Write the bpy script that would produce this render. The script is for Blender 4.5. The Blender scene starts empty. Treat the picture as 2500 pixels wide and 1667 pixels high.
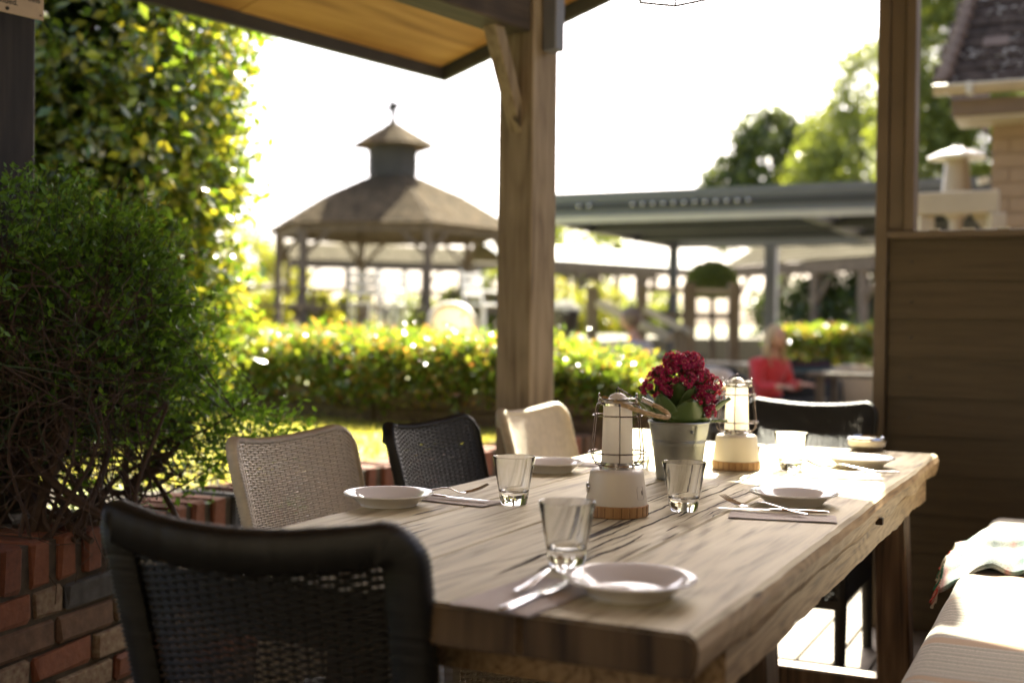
import bpy, bmesh, math, random
import numpy as np
from mathutils import Vector, Matrix, noise as mnoise
R_ = random.Random(7)
rng = np.random.default_rng(11)
PI = math.pi
rad = math.radians
sc = bpy.context.scene
COL = sc.collection

# ------------------------------------------------------------------ camera
CAM = Vector((0, 0, 1.13))
PITCH, ROLL, FPX = -0.0139, 0.0116, 2949.0
_f = Vector((0, math.cos(PITCH), math.sin(PITCH)))
_u0 = Vector((0, -math.sin(PITCH), math.cos(PITCH)))
_r = Vector((1, 0, 0)) * math.cos(ROLL) + _u0 * math.sin(ROLL)
_u = _u0 * math.cos(ROLL) - Vector((1, 0, 0)) * math.sin(ROLL)
cd = bpy.data.cameras.new('camera')
cam = bpy.data.objects.new('camera', cd); COL.objects.link(cam)
m = Matrix((( _r.x, _u.x, -_f.x, CAM.x), (_r.y, _u.y, -_f.y, CAM.y), (_r.z, _u.z, -_f.z, CAM.z), (0, 0, 0, 1)))
cam.matrix_world = m
cd.sensor_width = 36; cd.lens = FPX / 2500 * 36
cd.clip_start = 0.05; cd.clip_end = 2000
cd.dof.use_dof = True; cd.dof.focus_distance = 2.46; cd.dof.aperture_fstop = 2.1; cd.dof.aperture_blades = 9
sc.camera = cam

# ------------------------------------------------------------------ light
SUN_AZ, SUN_EL = 16.0, 45.0          # azimuth measured from +Y towards +X
w = bpy.data.worlds.new('World'); sc.world = w; w.use_nodes = True
nt = w.node_tree
bg = nt.nodes['Background']
sky = nt.nodes.new('ShaderNodeTexSky'); sky.sky_type = 'NISHITA'; sky.sun_disc = False
sky.sun_elevation = rad(SUN_EL); sky.sun_rotation = rad(SUN_AZ)
sky.air_density = 0.55; sky.dust_density = 4.5; sky.ozone_density = 0.0
nt.links.new(sky.outputs[0], bg.inputs[0]); bg.inputs[1].default_value = 0.085
sd = bpy.data.lights.new('sun', 'SUN'); sd.energy = 5.0; sd.angle = rad(0.55); sd.color = (1.0, 0.95, 0.76)
sun = bpy.data.objects.new('sun', sd); COL.objects.link(sun)
sv = Vector((math.sin(rad(SUN_AZ)) * math.cos(rad(SUN_EL)), math.cos(rad(SUN_AZ)) * math.cos(rad(SUN_EL)), math.sin(rad(SUN_EL))))
sun.rotation_euler = sv.to_track_quat('Z', 'Y').to_euler()
sun.location = (5, 20, 20)
sc.view_settings.view_transform = 'Standard'; sc.view_settings.look = 'None'
sc.view_settings.exposure = 2.75; sc.view_settings.gamma = 1.0
sc.view_settings.use_curve_mapping = False
sc.render.engine = 'CYCLES'
cy = sc.cycles
cy.use_denoising = True
cy.max_bounces = 10; cy.diffuse_bounces = 4; cy.glossy_bounces = 4; cy.transmission_bounces = 8; cy.transparent_max_bounces = 12
cy.sample_clamp_indirect = 8; cy.sample_clamp_direct = 0; cy.blur_glossy = 0.6

# ------------------------------------------------------------------ placing helpers
def on_z(u, v, z):
    """point of the world plane at height z that the photograph shows at (u, v)"""
    d = _f + _r * ((u - 1250) / FPX) + _u * ((833.5 - v) / FPX)
    t = (z - CAM.z) / d.z
    return CAM + d * t
def at_y(u, v, y):
    d = _f + _r * ((u - 1250) / FPX) + _u * ((833.5 - v) / FPX)
    return CAM + d * (y / d.y)
YAW = 0.4518
E_ = Vector((math.sin(YAW), math.cos(YAW), 0)); N_ = Vector((-math.cos(YAW), math.sin(YAW), 0))
ROT_T = PI / 2 - YAW                      # local x runs along the table, local y to its left
TZ = 0.77
TC = Vector((0.222, 1.405, 0))            # near right corner of the table
TL, TW = 2.33, 0.885
def tab(x, y, z=0.0):
    return TC + E_ * x + N_ * y + Vector((0, 0, z))
def T(u, v): return on_z(u, v, TZ)

# ------------------------------------------------------------------ mesh builder
class MB:
    def __init__(s): s.v = []; s.f = []
    def add(s, vs, fs):
        b = len(s.v); s.v.extend([tuple(p) for p in vs]); s.f.extend([tuple(i + b for i in q) for q in fs]); return s
    def box(s, x0, x1, y0, y1, z0, z1, M=None):
        vs = [Vector(p) for p in ((x0,y0,z0),(x1,y0,z0),(x1,y1,z0),(x0,y1,z0),(x0,y0,z1),(x1,y0,z1),(x1,y1,z1),(x0,y1,z1))]
        if M is not None: vs = [M @ p for p in vs]
        return s.add(vs, [(0,3,2,1),(4,5,6,7),(0,1,5,4),(1,2,6,5),(2,3,7,6),(3,0,4,7)])
    def bar(s, a, b, w, h, up=Vector((0, 0, 1))):
        a = Vector(a); b = Vector(b); d = (b - a); L = d.length; d.normalize()
        up = Vector(up)
        if abs(d.dot(up)) > .98: up = Vector((0, 1, 0))
        sx = d.cross(up).normalized(); uz = sx.cross(d).normalized()
        M = Matrix(((d.x, sx.x, uz.x, a.x), (d.y, sx.y, uz.y, a.y), (d.z, sx.z, uz.z, a.z), (0, 0, 0, 1)))
        return s.box(0, L, -w / 2, w / 2, -h / 2, h / 2, M)
    def lathe(s, prof, n=32, c=(0, 0, 0), closed=False):
        b = len(s.v); c = Vector(c)
        for r, z in prof:
            for i in range(n):
                a = 2 * PI * i / n
                s.v.append((c.x + r * math.cos(a), c.y + r * math.sin(a), c.z + z))
        k = len(prof)
        for j in range(k if closed else k - 1):
            j2 = (j + 1) % k
            for i in range(n):
                i2 = (i + 1) % n
                s.f.append((b + j * n + i, b + j * n + i2, b + j2 * n + i2, b + j2 * n + i))
        if not closed:
            if prof[0][0] > 1e-5: s.f.append(tuple(b + i for i in reversed(range(n))))
            if prof[-1][0] > 1e-5: s.f.append(tuple(b + (k - 1) * n + i for i in range(n)))
        return s
    def tube(s, pts, r, n=6, cap=True, loop=False, sq=1.0):
        pts = [Vector(p) for p in pts]; K = len(pts); b = len(s.v)
        rr = r if hasattr(r, '__len__') else [r] * K
        ref = None
        for k in range(K):
            if loop: t = pts[(k + 1) % K] - pts[k - 1]
            else: t = pts[min(k + 1, K - 1)] - pts[max(k - 1, 0)]
            t.normalize()
            if ref is None:
                ref = Vector((0, 0, 1)) if abs(t.z) < .9 else Vector((1, 0, 0))
                ref = (ref - t * ref.dot(t)).normalized()
            else:
                q = ref - t * ref.dot(t)
                ref = q.normalized() if q.length > 1e-6 else ref
            bn = t.cross(ref)
            for i in range(n):
                a = 2 * PI * i / n
                s.v.append(tuple(pts[k] + (ref * math.cos(a) * sq + bn * math.sin(a)) * rr[k]))
        for k in range(K if loop else K - 1):
            k2 = (k + 1) % K
            for i in range(n):
                i2 = (i + 1) % n
                s.f.append((b + k * n + i, b + k * n + i2, b + k2 * n + i2, b + k2 * n + i))
        if cap and not loop:
            s.f.append(tuple(b + i for i in reversed(range(n)))); s.f.append(tuple(b + (K - 1) * n + i for i in range(n)))
        return s
    def sphere(s, c, r, n=12, m=8, sc_=(1, 1, 1)):
        b = len(s.v); c = Vector(c)
        for j in range(1, m):
            th = PI * j / m
            for i in range(n):
                a = 2 * PI * i / n
                s.v.append((c.x + r * sc_[0] * math.sin(th) * math.cos(a), c.y + r * sc_[1] * math.sin(th) * math.sin(a), c.z + r * sc_[2] * math.cos(th)))
        s.v.append((c.x, c.y, c.z + r * sc_[2])); s.v.append((c.x, c.y, c.z - r * sc_[2]))
        tp = len(s.v) - 2
        for j in range(m - 2):
            for i in range(n):
                i2 = (i + 1) % n
                s.f.append((b + j * n + i, b + (j + 1) * n + i, b + (j + 1) * n + i2, b + j * n + i2))
        for i in range(n):
            i2 = (i + 1) % n
            s.f.append((tp, b + i, b + i2)); s.f.append((tp + 1, b + (m - 2) * n + i2, b + (m - 2) * n + i))
        return s
    def grid(s, fn, nu, nv):
        b = len(s.v)
        for j in range(nv + 1):
            for i in range(nu + 1):
                s.v.append(tuple(fn(i / nu, j / nv)))
        for j in range(nv):
            for i in range(nu):
                a = b + j * (nu + 1) + i
                s.f.append((a, a + 1, a + nu + 2, a + nu + 1))
        return s
    def mesh(s, name, mt=None, bev=0, seg=2, smooth=False, jit=0):
        me = bpy.data.meshes.new(name); me.from_pydata(s.v, [], s.f); me.validate()
        if bev or jit:
            bm = bmesh.new(); bm.from_mesh(me)
            if bev: bmesh.ops.bevel(bm, geom=bm.edges[:], offset=bev, segments=seg, affect='EDGES', profile=.5, clamp_overlap=True)
            if jit:
                for v in bm.verts: v.co += Vector((R_.uniform(-jit, jit), R_.uniform(-jit, jit), R_.uniform(-jit, jit)))
            bmesh.ops.recalc_face_normals(bm, faces=bm.faces[:]); bm.to_mesh(me); bm.free()
        if mt: me.materials.append(mt)
        if smooth:
            me.polygons.foreach_set('use_smooth', [True] * len(me.polygons))
            me.set_sharp_from_angle(angle=rad(38))
        return me
    def obj(s, name, mt, parent=None, **k):
        me = s.mesh(name, mt, **k); return link(name, me, parent)
def link(name, me, parent=None, loc=None, rz=None):
    o = bpy.data.objects.new(name, me); COL.objects.link(o)
    if parent: o.parent = parent
    if loc is not None: o.location = loc
    if rz is not None: o.rotation_euler = (0, 0, rz)
    return o
def np_mesh(name, V, F, mt, smooth=False):
    """V (n,3), F (m,k) equal-sided faces"""
    me = bpy.data.meshes.new(name); k = F.shape[1]
    me.vertices.add(len(V)); me.vertices.foreach_set('co', V.astype(np.float32).ravel())
    me.loops.add(F.size); me.loops.foreach_set('vertex_index', F.astype(np.int32).ravel())
    me.polygons.add(len(F)); me.polygons.foreach_set('loop_start', np.arange(0, F.size, k, dtype=np.int32))
    me.polygons.foreach_set('loop_total', np.full(len(F), k, dtype=np.int32))
    if smooth: me.polygons.foreach_set('use_smooth', np.ones(len(F), dtype=bool))
    me.update(calc_edges=True); me.materials.append(mt)
    return me
def tag(o, label=None, cat=None, group=None, kind=None):
    if label: o['label'] = label
    if cat: o['category'] = cat
    if group: o['group'] = group
    if kind: o['kind'] = kind
    return o
def thing(name, label, cat, loc=(0, 0, 0), rz=0, group=None):
    o = bpy.data.objects.new(name, None); COL.objects.link(o)
    o.location = loc; o.rotation_euler = (0, 0, rz); o.empty_display_size = .05
    return tag(o, label, cat, group)
def dup(root, loc, rz, label):
    r = root.copy(); COL.objects.link(r); r.location = loc; r.rotation_euler = (0, 0, rz); r['label'] = label
    for ch in list(root.children):
        c = ch.copy(); COL.objects.link(c); c.parent = r
        for g in ch.children:
            d = g.copy(); COL.objects.link(d); d.parent = c
    return r

# ------------------------------------------------------------------ materials
def nmat(name):
    mt = bpy.data.materials.new(name); mt.use_nodes = True
    t = mt.node_tree; return mt, t, t.nodes['Principled BSDF'], t.nodes, t.links
def setp(b, **k):
    names = dict(rough='Roughness', metal='Metallic', spec='Specular IOR Level', trans='Transmission Weight', ior='IOR', coat='Coat Weight', sheen='Sheen Weight')
    for a, v in k.items(): b.inputs[names[a]].default_value = v
def ramp(N, stops, interp='LINEAR'):
    r = N.new('ShaderNodeValToRGB'); cr = r.color_ramp; cr.interpolation = interp
    while len(cr.elements) > 1: cr.elements.remove(cr.elements[0])
    cr.elements[0].position = stops[0][0]; cr.elements[0].color = (*stops[0][1], 1)
    for p, c in stops[1:]:
        e = cr.elements.new(p); e.color = (*c, 1)
    return r
def coords(N, L, scale=(1, 1, 1), rnd=True, kind='Object', rot=(0, 0, 0)):
    tc = N.new('ShaderNodeTexCoord'); mp = N.new('ShaderNodeMapping'); mp.inputs['Scale'].default_value = scale; mp.inputs['Rotation'].default_value = rot
    L.new(tc.outputs[kind], mp.inputs['Vector'])
    if rnd:
        oi = N.new('ShaderNodeObjectInfo'); ml = N.new('ShaderNodeMath'); ml.operation = 'MULTIPLY'; ml.inputs[1].default_value = 37.0
        L.new(oi.outputs['Random'], ml.inputs[0]); cb = N.new('ShaderNodeCombineXYZ')
        for i in range(3): L.new(ml.outputs[0], cb.inputs[i])
        L.new(cb.outputs[0], mp.inputs['Location'])
    return mp
def simple(name, col, rough=.5, var=.15, scale=20, bump=.0, metal=0, spec=.5, col2=None, sheen=0, dist=.002):
    mt, t, b, N, L = nmat(name)
    mp = coords(N, L); nz = N.new('ShaderNodeTexNoise'); nz.inputs['Scale'].default_value = scale; nz.inputs['Detail'].default_value = 6
    L.new(mp.outputs[0], nz.inputs['Vector'])
    c2 = col2 or tuple(c * (1 - var) for c in col); c1 = tuple(min(1, c * (1 + var)) for c in col)
    r = ramp(N, [(.3, c2), (.7, c1)]); L.new(nz.outputs[0], r.inputs[0]); L.new(r.outputs[0], b.inputs['Base Color'])
    setp(b, rough=rough, metal=metal, spec=spec, sheen=sheen)
    if bump:
        bp = N.new('ShaderNodeBump'); bp.inputs['Strength'].default_value = bump; bp.inputs['Distance'].default_value = dist
        L.new(nz.outputs[0], bp.inputs['Height']); L.new(bp.outputs[0], b.inputs['Normal'])
    return mt
def wood(name, dark, mid, light, axis=0, sc_=1.0, rough=.6, bump=.35, cracks=0.0, rings=.5, spec=.4, stain=None):
    """grain that runs along one local axis; real cracks are extra geometry"""
    mt, t, b, N, L = nmat(name)
    s = [38 * sc_] * 3; s[axis] = 2.2 * sc_
    mp = coords(N, L, tuple(s))
    n1 = N.new('ShaderNodeTexNoise'); n1.inputs['Scale'].default_value = 1.0; n1.inputs['Detail'].default_value = 8; n1.inputs['Roughness'].default_value = .65; n1.inputs['Distortion'].default_value = .6
    L.new(mp.outputs[0], n1.inputs['Vector'])
    s2 = [3.2 * sc_] * 3; s2[axis] = .55 * sc_
    mp2 = coords(N, L, tuple(s2))
    n2 = N.new('ShaderNodeTexNoise'); n2.inputs['Scale'].default_value = 1.0; n2.inputs['Detail'].default_value = 2
    L.new(mp2.outputs[0], n2.inputs['Vector'])
    mu = N.new('ShaderNodeMath'); mu.operation = 'MULTIPLY'; mu.inputs[1].default_value = 22.0; L.new(n2.outputs[0], mu.inputs[0])
    fr = N.new('ShaderNodeMath'); fr.operation = 'PINGPONG'; fr.inputs[1].default_value = .5; L.new(mu.outputs[0], fr.inputs[0])
    mx = N.new('ShaderNodeMath'); mx.operation = 'MULTIPLY_ADD'; mx.inputs[1].default_value = rings; L.new(fr.outputs[0], mx.inputs[0]); L.new(n1.outputs[0], mx.inputs[2])
    off = .25 * rings
    r = ramp(N, [(.36 + off * .6, dark), (.5 + off, mid), (.68 + off * 1.2, light)]); L.new(mx.outputs[0], r.inputs[0])
    out = r.outputs[0]; hgt = mx.outputs[0]
    n3 = N.new('ShaderNodeTexNoise'); n3.inputs['Scale'].default_value = 2.2; n3.inputs['Detail'].default_value = 3
    mp3 = coords(N, L, (1, 1, 1)); L.new(mp3.outputs[0], n3.inputs['Vector'])
    mxc = N.new('ShaderNodeMixRGB'); mxc.blend_type = 'MULTIPLY'; mxc.inputs[0].default_value = .55
    r3 = ramp(N, [(.3, stain or (.62, .58, .52)), (.6, (1, 1, 1))]); L.new(n3.outputs[0], r3.inputs[0])
    L.new(out, mxc.inputs[1]); L.new(r3.outputs[0], mxc.inputs[2]); out = mxc.outputs[0]
    if cracks:
        s4 = [16.0] * 3; s4[axis] = 1.05
        mp4 = coords(N, L, tuple(s4)); n4 = N.new('ShaderNodeTexNoise'); n4.inputs['Scale'].default_value = 1.0; n4.inputs['Detail'].default_value = 3.0; n4.inputs['Roughness'].default_value = .45
        n4.inputs['Distortion'].default_value = .8
        L.new(mp4.outputs[0], n4.inputs['Vector'])
        r4 = ramp(N, [(0.0, (0, 0, 0)), (cracks - .018, (.0, .0, .0)), (cracks + .012, (1, 1, 1))]); L.new(n4.outputs[0], r4.inputs[0])
        m4 = N.new('ShaderNodeMixRGB'); m4.blend_type = 'MIX'; L.new(r4.outputs[0], m4.inputs[0]); m4.inputs[1].default_value = (.035, .022, .013, 1); L.new(out, m4.inputs[2]); out = m4.outputs[0]
        ad = N.new('ShaderNodeMath'); ad.operation = 'MULTIPLY_ADD'; ad.inputs[1].default_value = 3.0; L.new(r4.outputs[0], ad.inputs[0]); L.new(hgt, ad.inputs[2]); hgt = ad.outputs[0]
    L.new(out, b.inputs['Base Color'])
    bp = N.new('ShaderNodeBump'); bp.inputs['Strength'].default_value = bump; bp.inputs['Distance'].default_value = .002
    L.new(hgt, bp.inputs['Height']); L.new(bp.outputs[0], b.inputs['Normal'])
    setp(b, rough=rough, spec=spec)
    return mt
def leafmat(name, cols, trans=.45, rough=.35, spec=.5, tr_boost=1.6):
    mt, t, b, N, L = nmat(name)
    g = N.new('ShaderNodeNewGeometry'); n = len(cols)
    r = ramp(N, [(i / max(1, n - 1), c) for i, c in enumerate(cols)]); L.new(g.outputs['Random Per Island'], r.inputs[0])
    L.new(r.outputs[0], b.inputs['Base Color']); setp(b, rough=rough, spec=spec)
    tl = N.new('ShaderNodeBsdfTranslucent'); hs = N.new('ShaderNodeMixRGB'); hs.blend_type = 'MULTIPLY'; hs.inputs[0].default_value = 1
    hs.inputs[2].default_value = (1.5 * tr_boost, 1.25 * tr_boost, .45 * tr_boost, 1)
    L.new(r.outputs[0], hs.inputs[1]); L.new(hs.outputs[0], tl.inputs[0])
    mx = N.new('ShaderNodeMixShader'); mx.inputs[0].default_value = trans
    L.new(b.outputs[0], mx.inputs[1]); L.new(tl.outputs[0], mx.inputs[2]); L.new(mx.outputs[0], N['Material Output'].inputs[0])
    return mt
def glassmat(name, rough=0.0, col=(1, 1, 1), ior=1.48):
    mt, t, b, N, L = nmat(name); b.inputs['Base Color'].default_value = (*col, 1); setp(b, rough=rough, trans=1.0, ior=ior); return mt

M = {}
M['table'] = wood('bleached_oak', (.26, .205, .115), (.56, .495, .32), (.68, .62, .43), rough=.58, bump=.4, cracks=.285, rings=.28, spec=.22, stain=(.66, .60, .52))
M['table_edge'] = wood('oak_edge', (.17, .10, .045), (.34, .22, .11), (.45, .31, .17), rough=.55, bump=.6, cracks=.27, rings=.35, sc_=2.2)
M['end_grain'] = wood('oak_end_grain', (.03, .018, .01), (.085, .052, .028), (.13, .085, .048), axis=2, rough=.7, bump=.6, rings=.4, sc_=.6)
M['leg'] = wood('leg_wood', (.045, .025, .013), (.11, .062, .032), (.19, .11, .06), axis=2, rough=.5, bump=.3, rings=.4)
M['post'] = wood('post_wood', (.12, .085, .05), (.205, .155, .098), (.26, .205, .14), axis=2, rough=.7, bump=.3, rings=.25, cracks=.27)
M['beam'] = wood('dark_beam_wood', (.018, .012, .008), (.04, .027, .018), (.07, .05, .034), rough=.75, bump=.4, rings=.3)
M['darkpost'] = wood('dark_post_wood', (.012, .009, .006), (.022, .016, .012), (.035, .026, .02), axis=2, rough=.6, bump=.2, rings=.3)
M['ply'] = wood('soffit_ply', (.22, .105, .03), (.32, .165, .05), (.40, .22, .075), rough=.7, bump=.15, rings=.5, sc_=.35, stain=(.7, .55, .4))
M['fascia'] = simple('fascia_paint', (.035, .032, .03), .6, .2, 8, .1)
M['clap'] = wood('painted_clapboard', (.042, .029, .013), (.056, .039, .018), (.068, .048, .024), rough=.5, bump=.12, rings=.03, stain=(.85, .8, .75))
M['clapframe'] = simple('frame_paint', (.085, .058, .032), .5, .12, 6, .15)
M['deck'] = wood('deck_board', (.07, .053, .036), (.115, .09, .064), (.15, .122, .09), rough=.7, bump=.5, rings=.3)
M['under'] = simple('deck_underlay', (.02, .018, .015), .9)
M['wick_w'] = simple('white_wicker', (.70, .62, .49), .45, .12, 60, .2)
_t = M['wick_w'].node_tree; _tl = _t.nodes.new('ShaderNodeBsdfTranslucent'); _tl.inputs[0].default_value = (.62, .48, .32, 1); _mx = _t.nodes.new('ShaderNodeMixShader'); _mx.inputs[0].default_value = .22
_t.links.new(_t.nodes['Principled BSDF'].outputs[0], _mx.inputs[1]); _t.links.new(_tl.outputs[0], _mx.inputs[2]); _t.links.new(_mx.outputs[0], _t.nodes['Material Output'].inputs[0])
M['wick_b'] = simple('black_wicker', (.008, .0076, .007), .5, .3, 60, .2)
M['brick_r'] = simple('red_brick', (.12, .040, .02), .85, .35, 55, .6, col2=(.10, .035, .02), dist=.004)
M['brick_o'] = simple('orange_brick', (.15, .052, .024), .85, .3, 55, .6, col2=(.15, .05, .025), dist=.004)
M['brick_w'] = simple('whitewashed_brick', (.19, .15, .10), .85, .3, 55, .6, col2=(.12, .065, .04), dist=.004)
M['brick_g'] = simple('grey_brick', (.05, .05, .054), .85, .35, 30, .6, dist=.004)
M['brick_b'] = simple('brown_brick', (.11, .062, .038), .85, .35, 30, .6, dist=.004)
M['mortar'] = simple('mortar', (.065, .05, .034), .95, .3, 40, .5)
M['soil'] = simple('soil', (.03, .02, .013), .95, .4, 30, .8, dist=.02)
M['chrome'] = simple('chrome', (.62, .60, .60), .14, .05, 8, 0, metal=1)
M['steel'] = simple('steel', (.58, .57, .58), .17, .05, 8, 0, metal=1)
M['cage'] = simple('cage_wire', (.17, .135, .13), .22, .1, 8, 0, metal=1)
M['cream'] = simple('cream_lacquer', (.66, .59, .49), .38, .03, 5, 0)
M['bamboo'] = wood('bamboo', (.30, .15, .055), (.42, .23, .09), (.5, .29, .13), axis=2, rough=.45, bump=.1, rings=.2, sc_=2)
M['frost'] = None
M['galv'] = simple('galvanised_zinc', (.34, .35, .34), .42, .3, 9, .08, metal=.85)
M['white_plate'] = simple('glazed_china', (.72, .69, .67), .10, .02, 5, 0, spec=.7)
M['napkin'] = simple('grey_napkin', (.50, .44, .40), .85, .06, 90, .2)
M['glass'] = glassmat('tumbler_glass', 0.0, (.985, .99, .985))
M['rope'] = simple('jute_rope', (.50, .36, .21), .9, .35, 120, .6, dist=.001)
M['petal'] = leafmat('petals', [(.36, .012, .12), (.47, .025, .18), (.30, .008, .09), (.52, .08, .22)], trans=.4, rough=.5, tr_boost=1.0)
M['petalrim'] = simple('petal_centre', (.6, .35, .2), .6)
M['kal'] = leafmat('succulent_leaf', [(.045, .085, .018), (.07, .12, .03), (.055, .10, .022)], trans=.15, rough=.42, tr_boost=1.4)
M['stem'] = simple('green_stem', (.07, .10, .03), .6)
M['twig'] = simple('woody_stem', (.045, .024, .013), .75, .35, 30, .4)
M['gtwig'] = simple('green_twig', (.03, .055, .015), .6, .3, 30, .2)
M['leaf_s'] = leafmat('small_shrub_leaf', [(.035, .085, .013), (.06, .135, .02), (.085, .175, .03), (.03, .07, .012)], trans=.5, tr_boost=2.0, rough=.4)
M['leaf_l'] = leafmat('laurel_leaf', [(.05, .11, .018), (.09, .17, .025), (.15, .20, .03), (.22, .22, .035), (.07, .13, .02), (.13, .19, .03), (.20, .19, .05)], trans=.42, tr_boost=1.5, rough=.2, spec=1.0)
M['leaf_h'] = leafmat('hedge_leaf', [(.05, .10, .018), (.08, .15, .025), (.11, .18, .03), (.07, .13, .02), (.17, .20, .04), (.09, .16, .03), (.25, .20, .06), (.27, .14, .07)], trans=.42, rough=.2, spec=1.0)
M['leaf_y'] = leafmat('yellow_green_leaf', [(.10, .15, .02), (.16, .18, .03), (.20, .20, .04)], trans=.45, rough=.35)
M['leaf_oak'] = leafmat('oak_leaf', [(.035, .055, .014), (.055, .08, .02), (.07, .095, .025)], trans=.3, rough=.35)
M['leaf_b'] = leafmat('birch_leaf', [(.08, .12, .03), (.12, .16, .04), (.15, .19, .06)], trans=.45, rough=.3)
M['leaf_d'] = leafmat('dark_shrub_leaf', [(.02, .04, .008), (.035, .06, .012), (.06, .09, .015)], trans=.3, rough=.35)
M['bark'] = simple('bark', (.09, .065, .045), .9, .4, 12, .8, dist=.02)
M['lawn'] = simple('lawn', (.24, .24, .085), .8, .3, 3, .5, col2=(.17, .20, .05), dist=.02)
M['grass'] = leafmat('grass_blade', [(.20, .24, .07), (.25, .27, .10), (.31, .30, .14)], trans=.5, rough=.4)
M['gravel'] = simple('pale_gravel', (.125, .11, .068), .9, .25, 60, .6, dist=.01)
M['paving'] = simple('paving', (.15, .125, .085), .85, .2, 6, .3)
M['shing'] = simple('weathered_shingle', (.095, .070, .042), .9, .35, 5, .5, col2=(.055, .042, .026), dist=.01, spec=.03)
M['shing2'] = simple('pale_shingle', (.13, .11, .07), .9, .2, 4, .3, spec=.05)
M['gpost'] = simple('gazebo_timber', (.13, .10, .068), .8, .3, 8, .3)
M['gwall'] = simple('cupola_boards', (.055, .052, .045), .8, .3, 8, .3)
M['solar'] = simple('dark_slate_roof', (.05, .045, .06), .5, .2, 8)
M['alu'] = simple('grey_aluminium', (.115, .12, .135), .42, .06, 8, 0)
M['alu_l'] = simple('pale_aluminium', (.42, .40, .36), .4, .06, 8, 0)
M['alu_d'] = simple('dark_aluminium', (.028, .028, .03), .45, .1, 8, 0)
M['louvre'] = simple('louvre_aluminium', (.022, .021, .019), .5, .1, 8, 0)
M['tile'] = simple('clay_tile', (.045, .033, .026), .85, .4, 14, .4, col2=(.022, .017, .014), spec=.1)
M['tile_p'] = simple('faded_clay_tile', (.11, .075, .058), .8, .25, 14, .4)
M['wallpaint'] = simple('painted_masonry', (.25, .175, .115), .8, .08, 8, .15)
M['gutter'] = simple('gutter_plastic', (.30, .24, .17), .35, .08, 6)
M['eave'] = simple('eave_board', (.12, .08, .052), .6, .1, 6)
M['paleboard'] = simple('pale_timber', (.36, .30, .21), .6, .1, 6)
M['white'] = simple('white_paint', (.75, .73, .68), .35, .03, 5)
M['lightwall'] = simple('unseen_wall_brown', (.085, .068, .044), .9, .08, 3, .2)
M['sleeper'] = wood('sleeper_wood', (.06, .04, .028), (.11, .078, .055), (.16, .12, .09), rough=.85, bump=.5, rings=.3)
M['red'] = simple('red_cloth', (.50, .025, .03), .85, .12, 20, .2, sheen=.3)
M['skin'] = simple('skin', (.52, .29, .20), .5, .06, 10)
M['blond'] = simple('fair_hair', (.42, .30, .17), .45, .3, 60, .3)
M['brownhair'] = simple('grey_brown_hair', (.16, .11, .08), .5, .3, 60, .3)
M['navy'] = simple('dark_trousers', (.025, .028, .04), .85, .1, 20)
M['eye'] = simple('eye', (.03, .025, .02), .2)
M['shirt'] = simple('pale_shirt', (.45, .42, .42), .85, .1, 20)
M['bench'] = simple('bench_frame', (.05, .032, .02), .5, .2, 10)
M['signmat'] = simple('aged_cream_sign', (.42, .31, .19), .5, .12, 14, .05)
M['ink'] = simple('sign_ink', (.02, .016, .014), .6)
M['black'] = simple('black_metal', (.012, .012, .013), .4)
M['terra'] = simple('dark_pot', (.03, .022, .022), .5)
mt, t, b, N, L = nmat('frosted_glass'); b.inputs['Base Color'].default_value = (.93, .9, .85, 1); setp(b, rough=.42, trans=.75, ior=1.2); M['frost'] = mt
tl = N.new('ShaderNodeBsdfTranslucent'); tl.inputs[0].default_value = (.95, .92, .85, 1); mx = N.new('ShaderNodeMixShader'); mx.inputs[0].default_value = .68
L.new(b.outputs[0], mx.inputs[1]); L.new(tl.outputs[0], mx.inputs[2]); L.new(mx.outputs[0], N['Material Output'].inputs[0])
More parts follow.
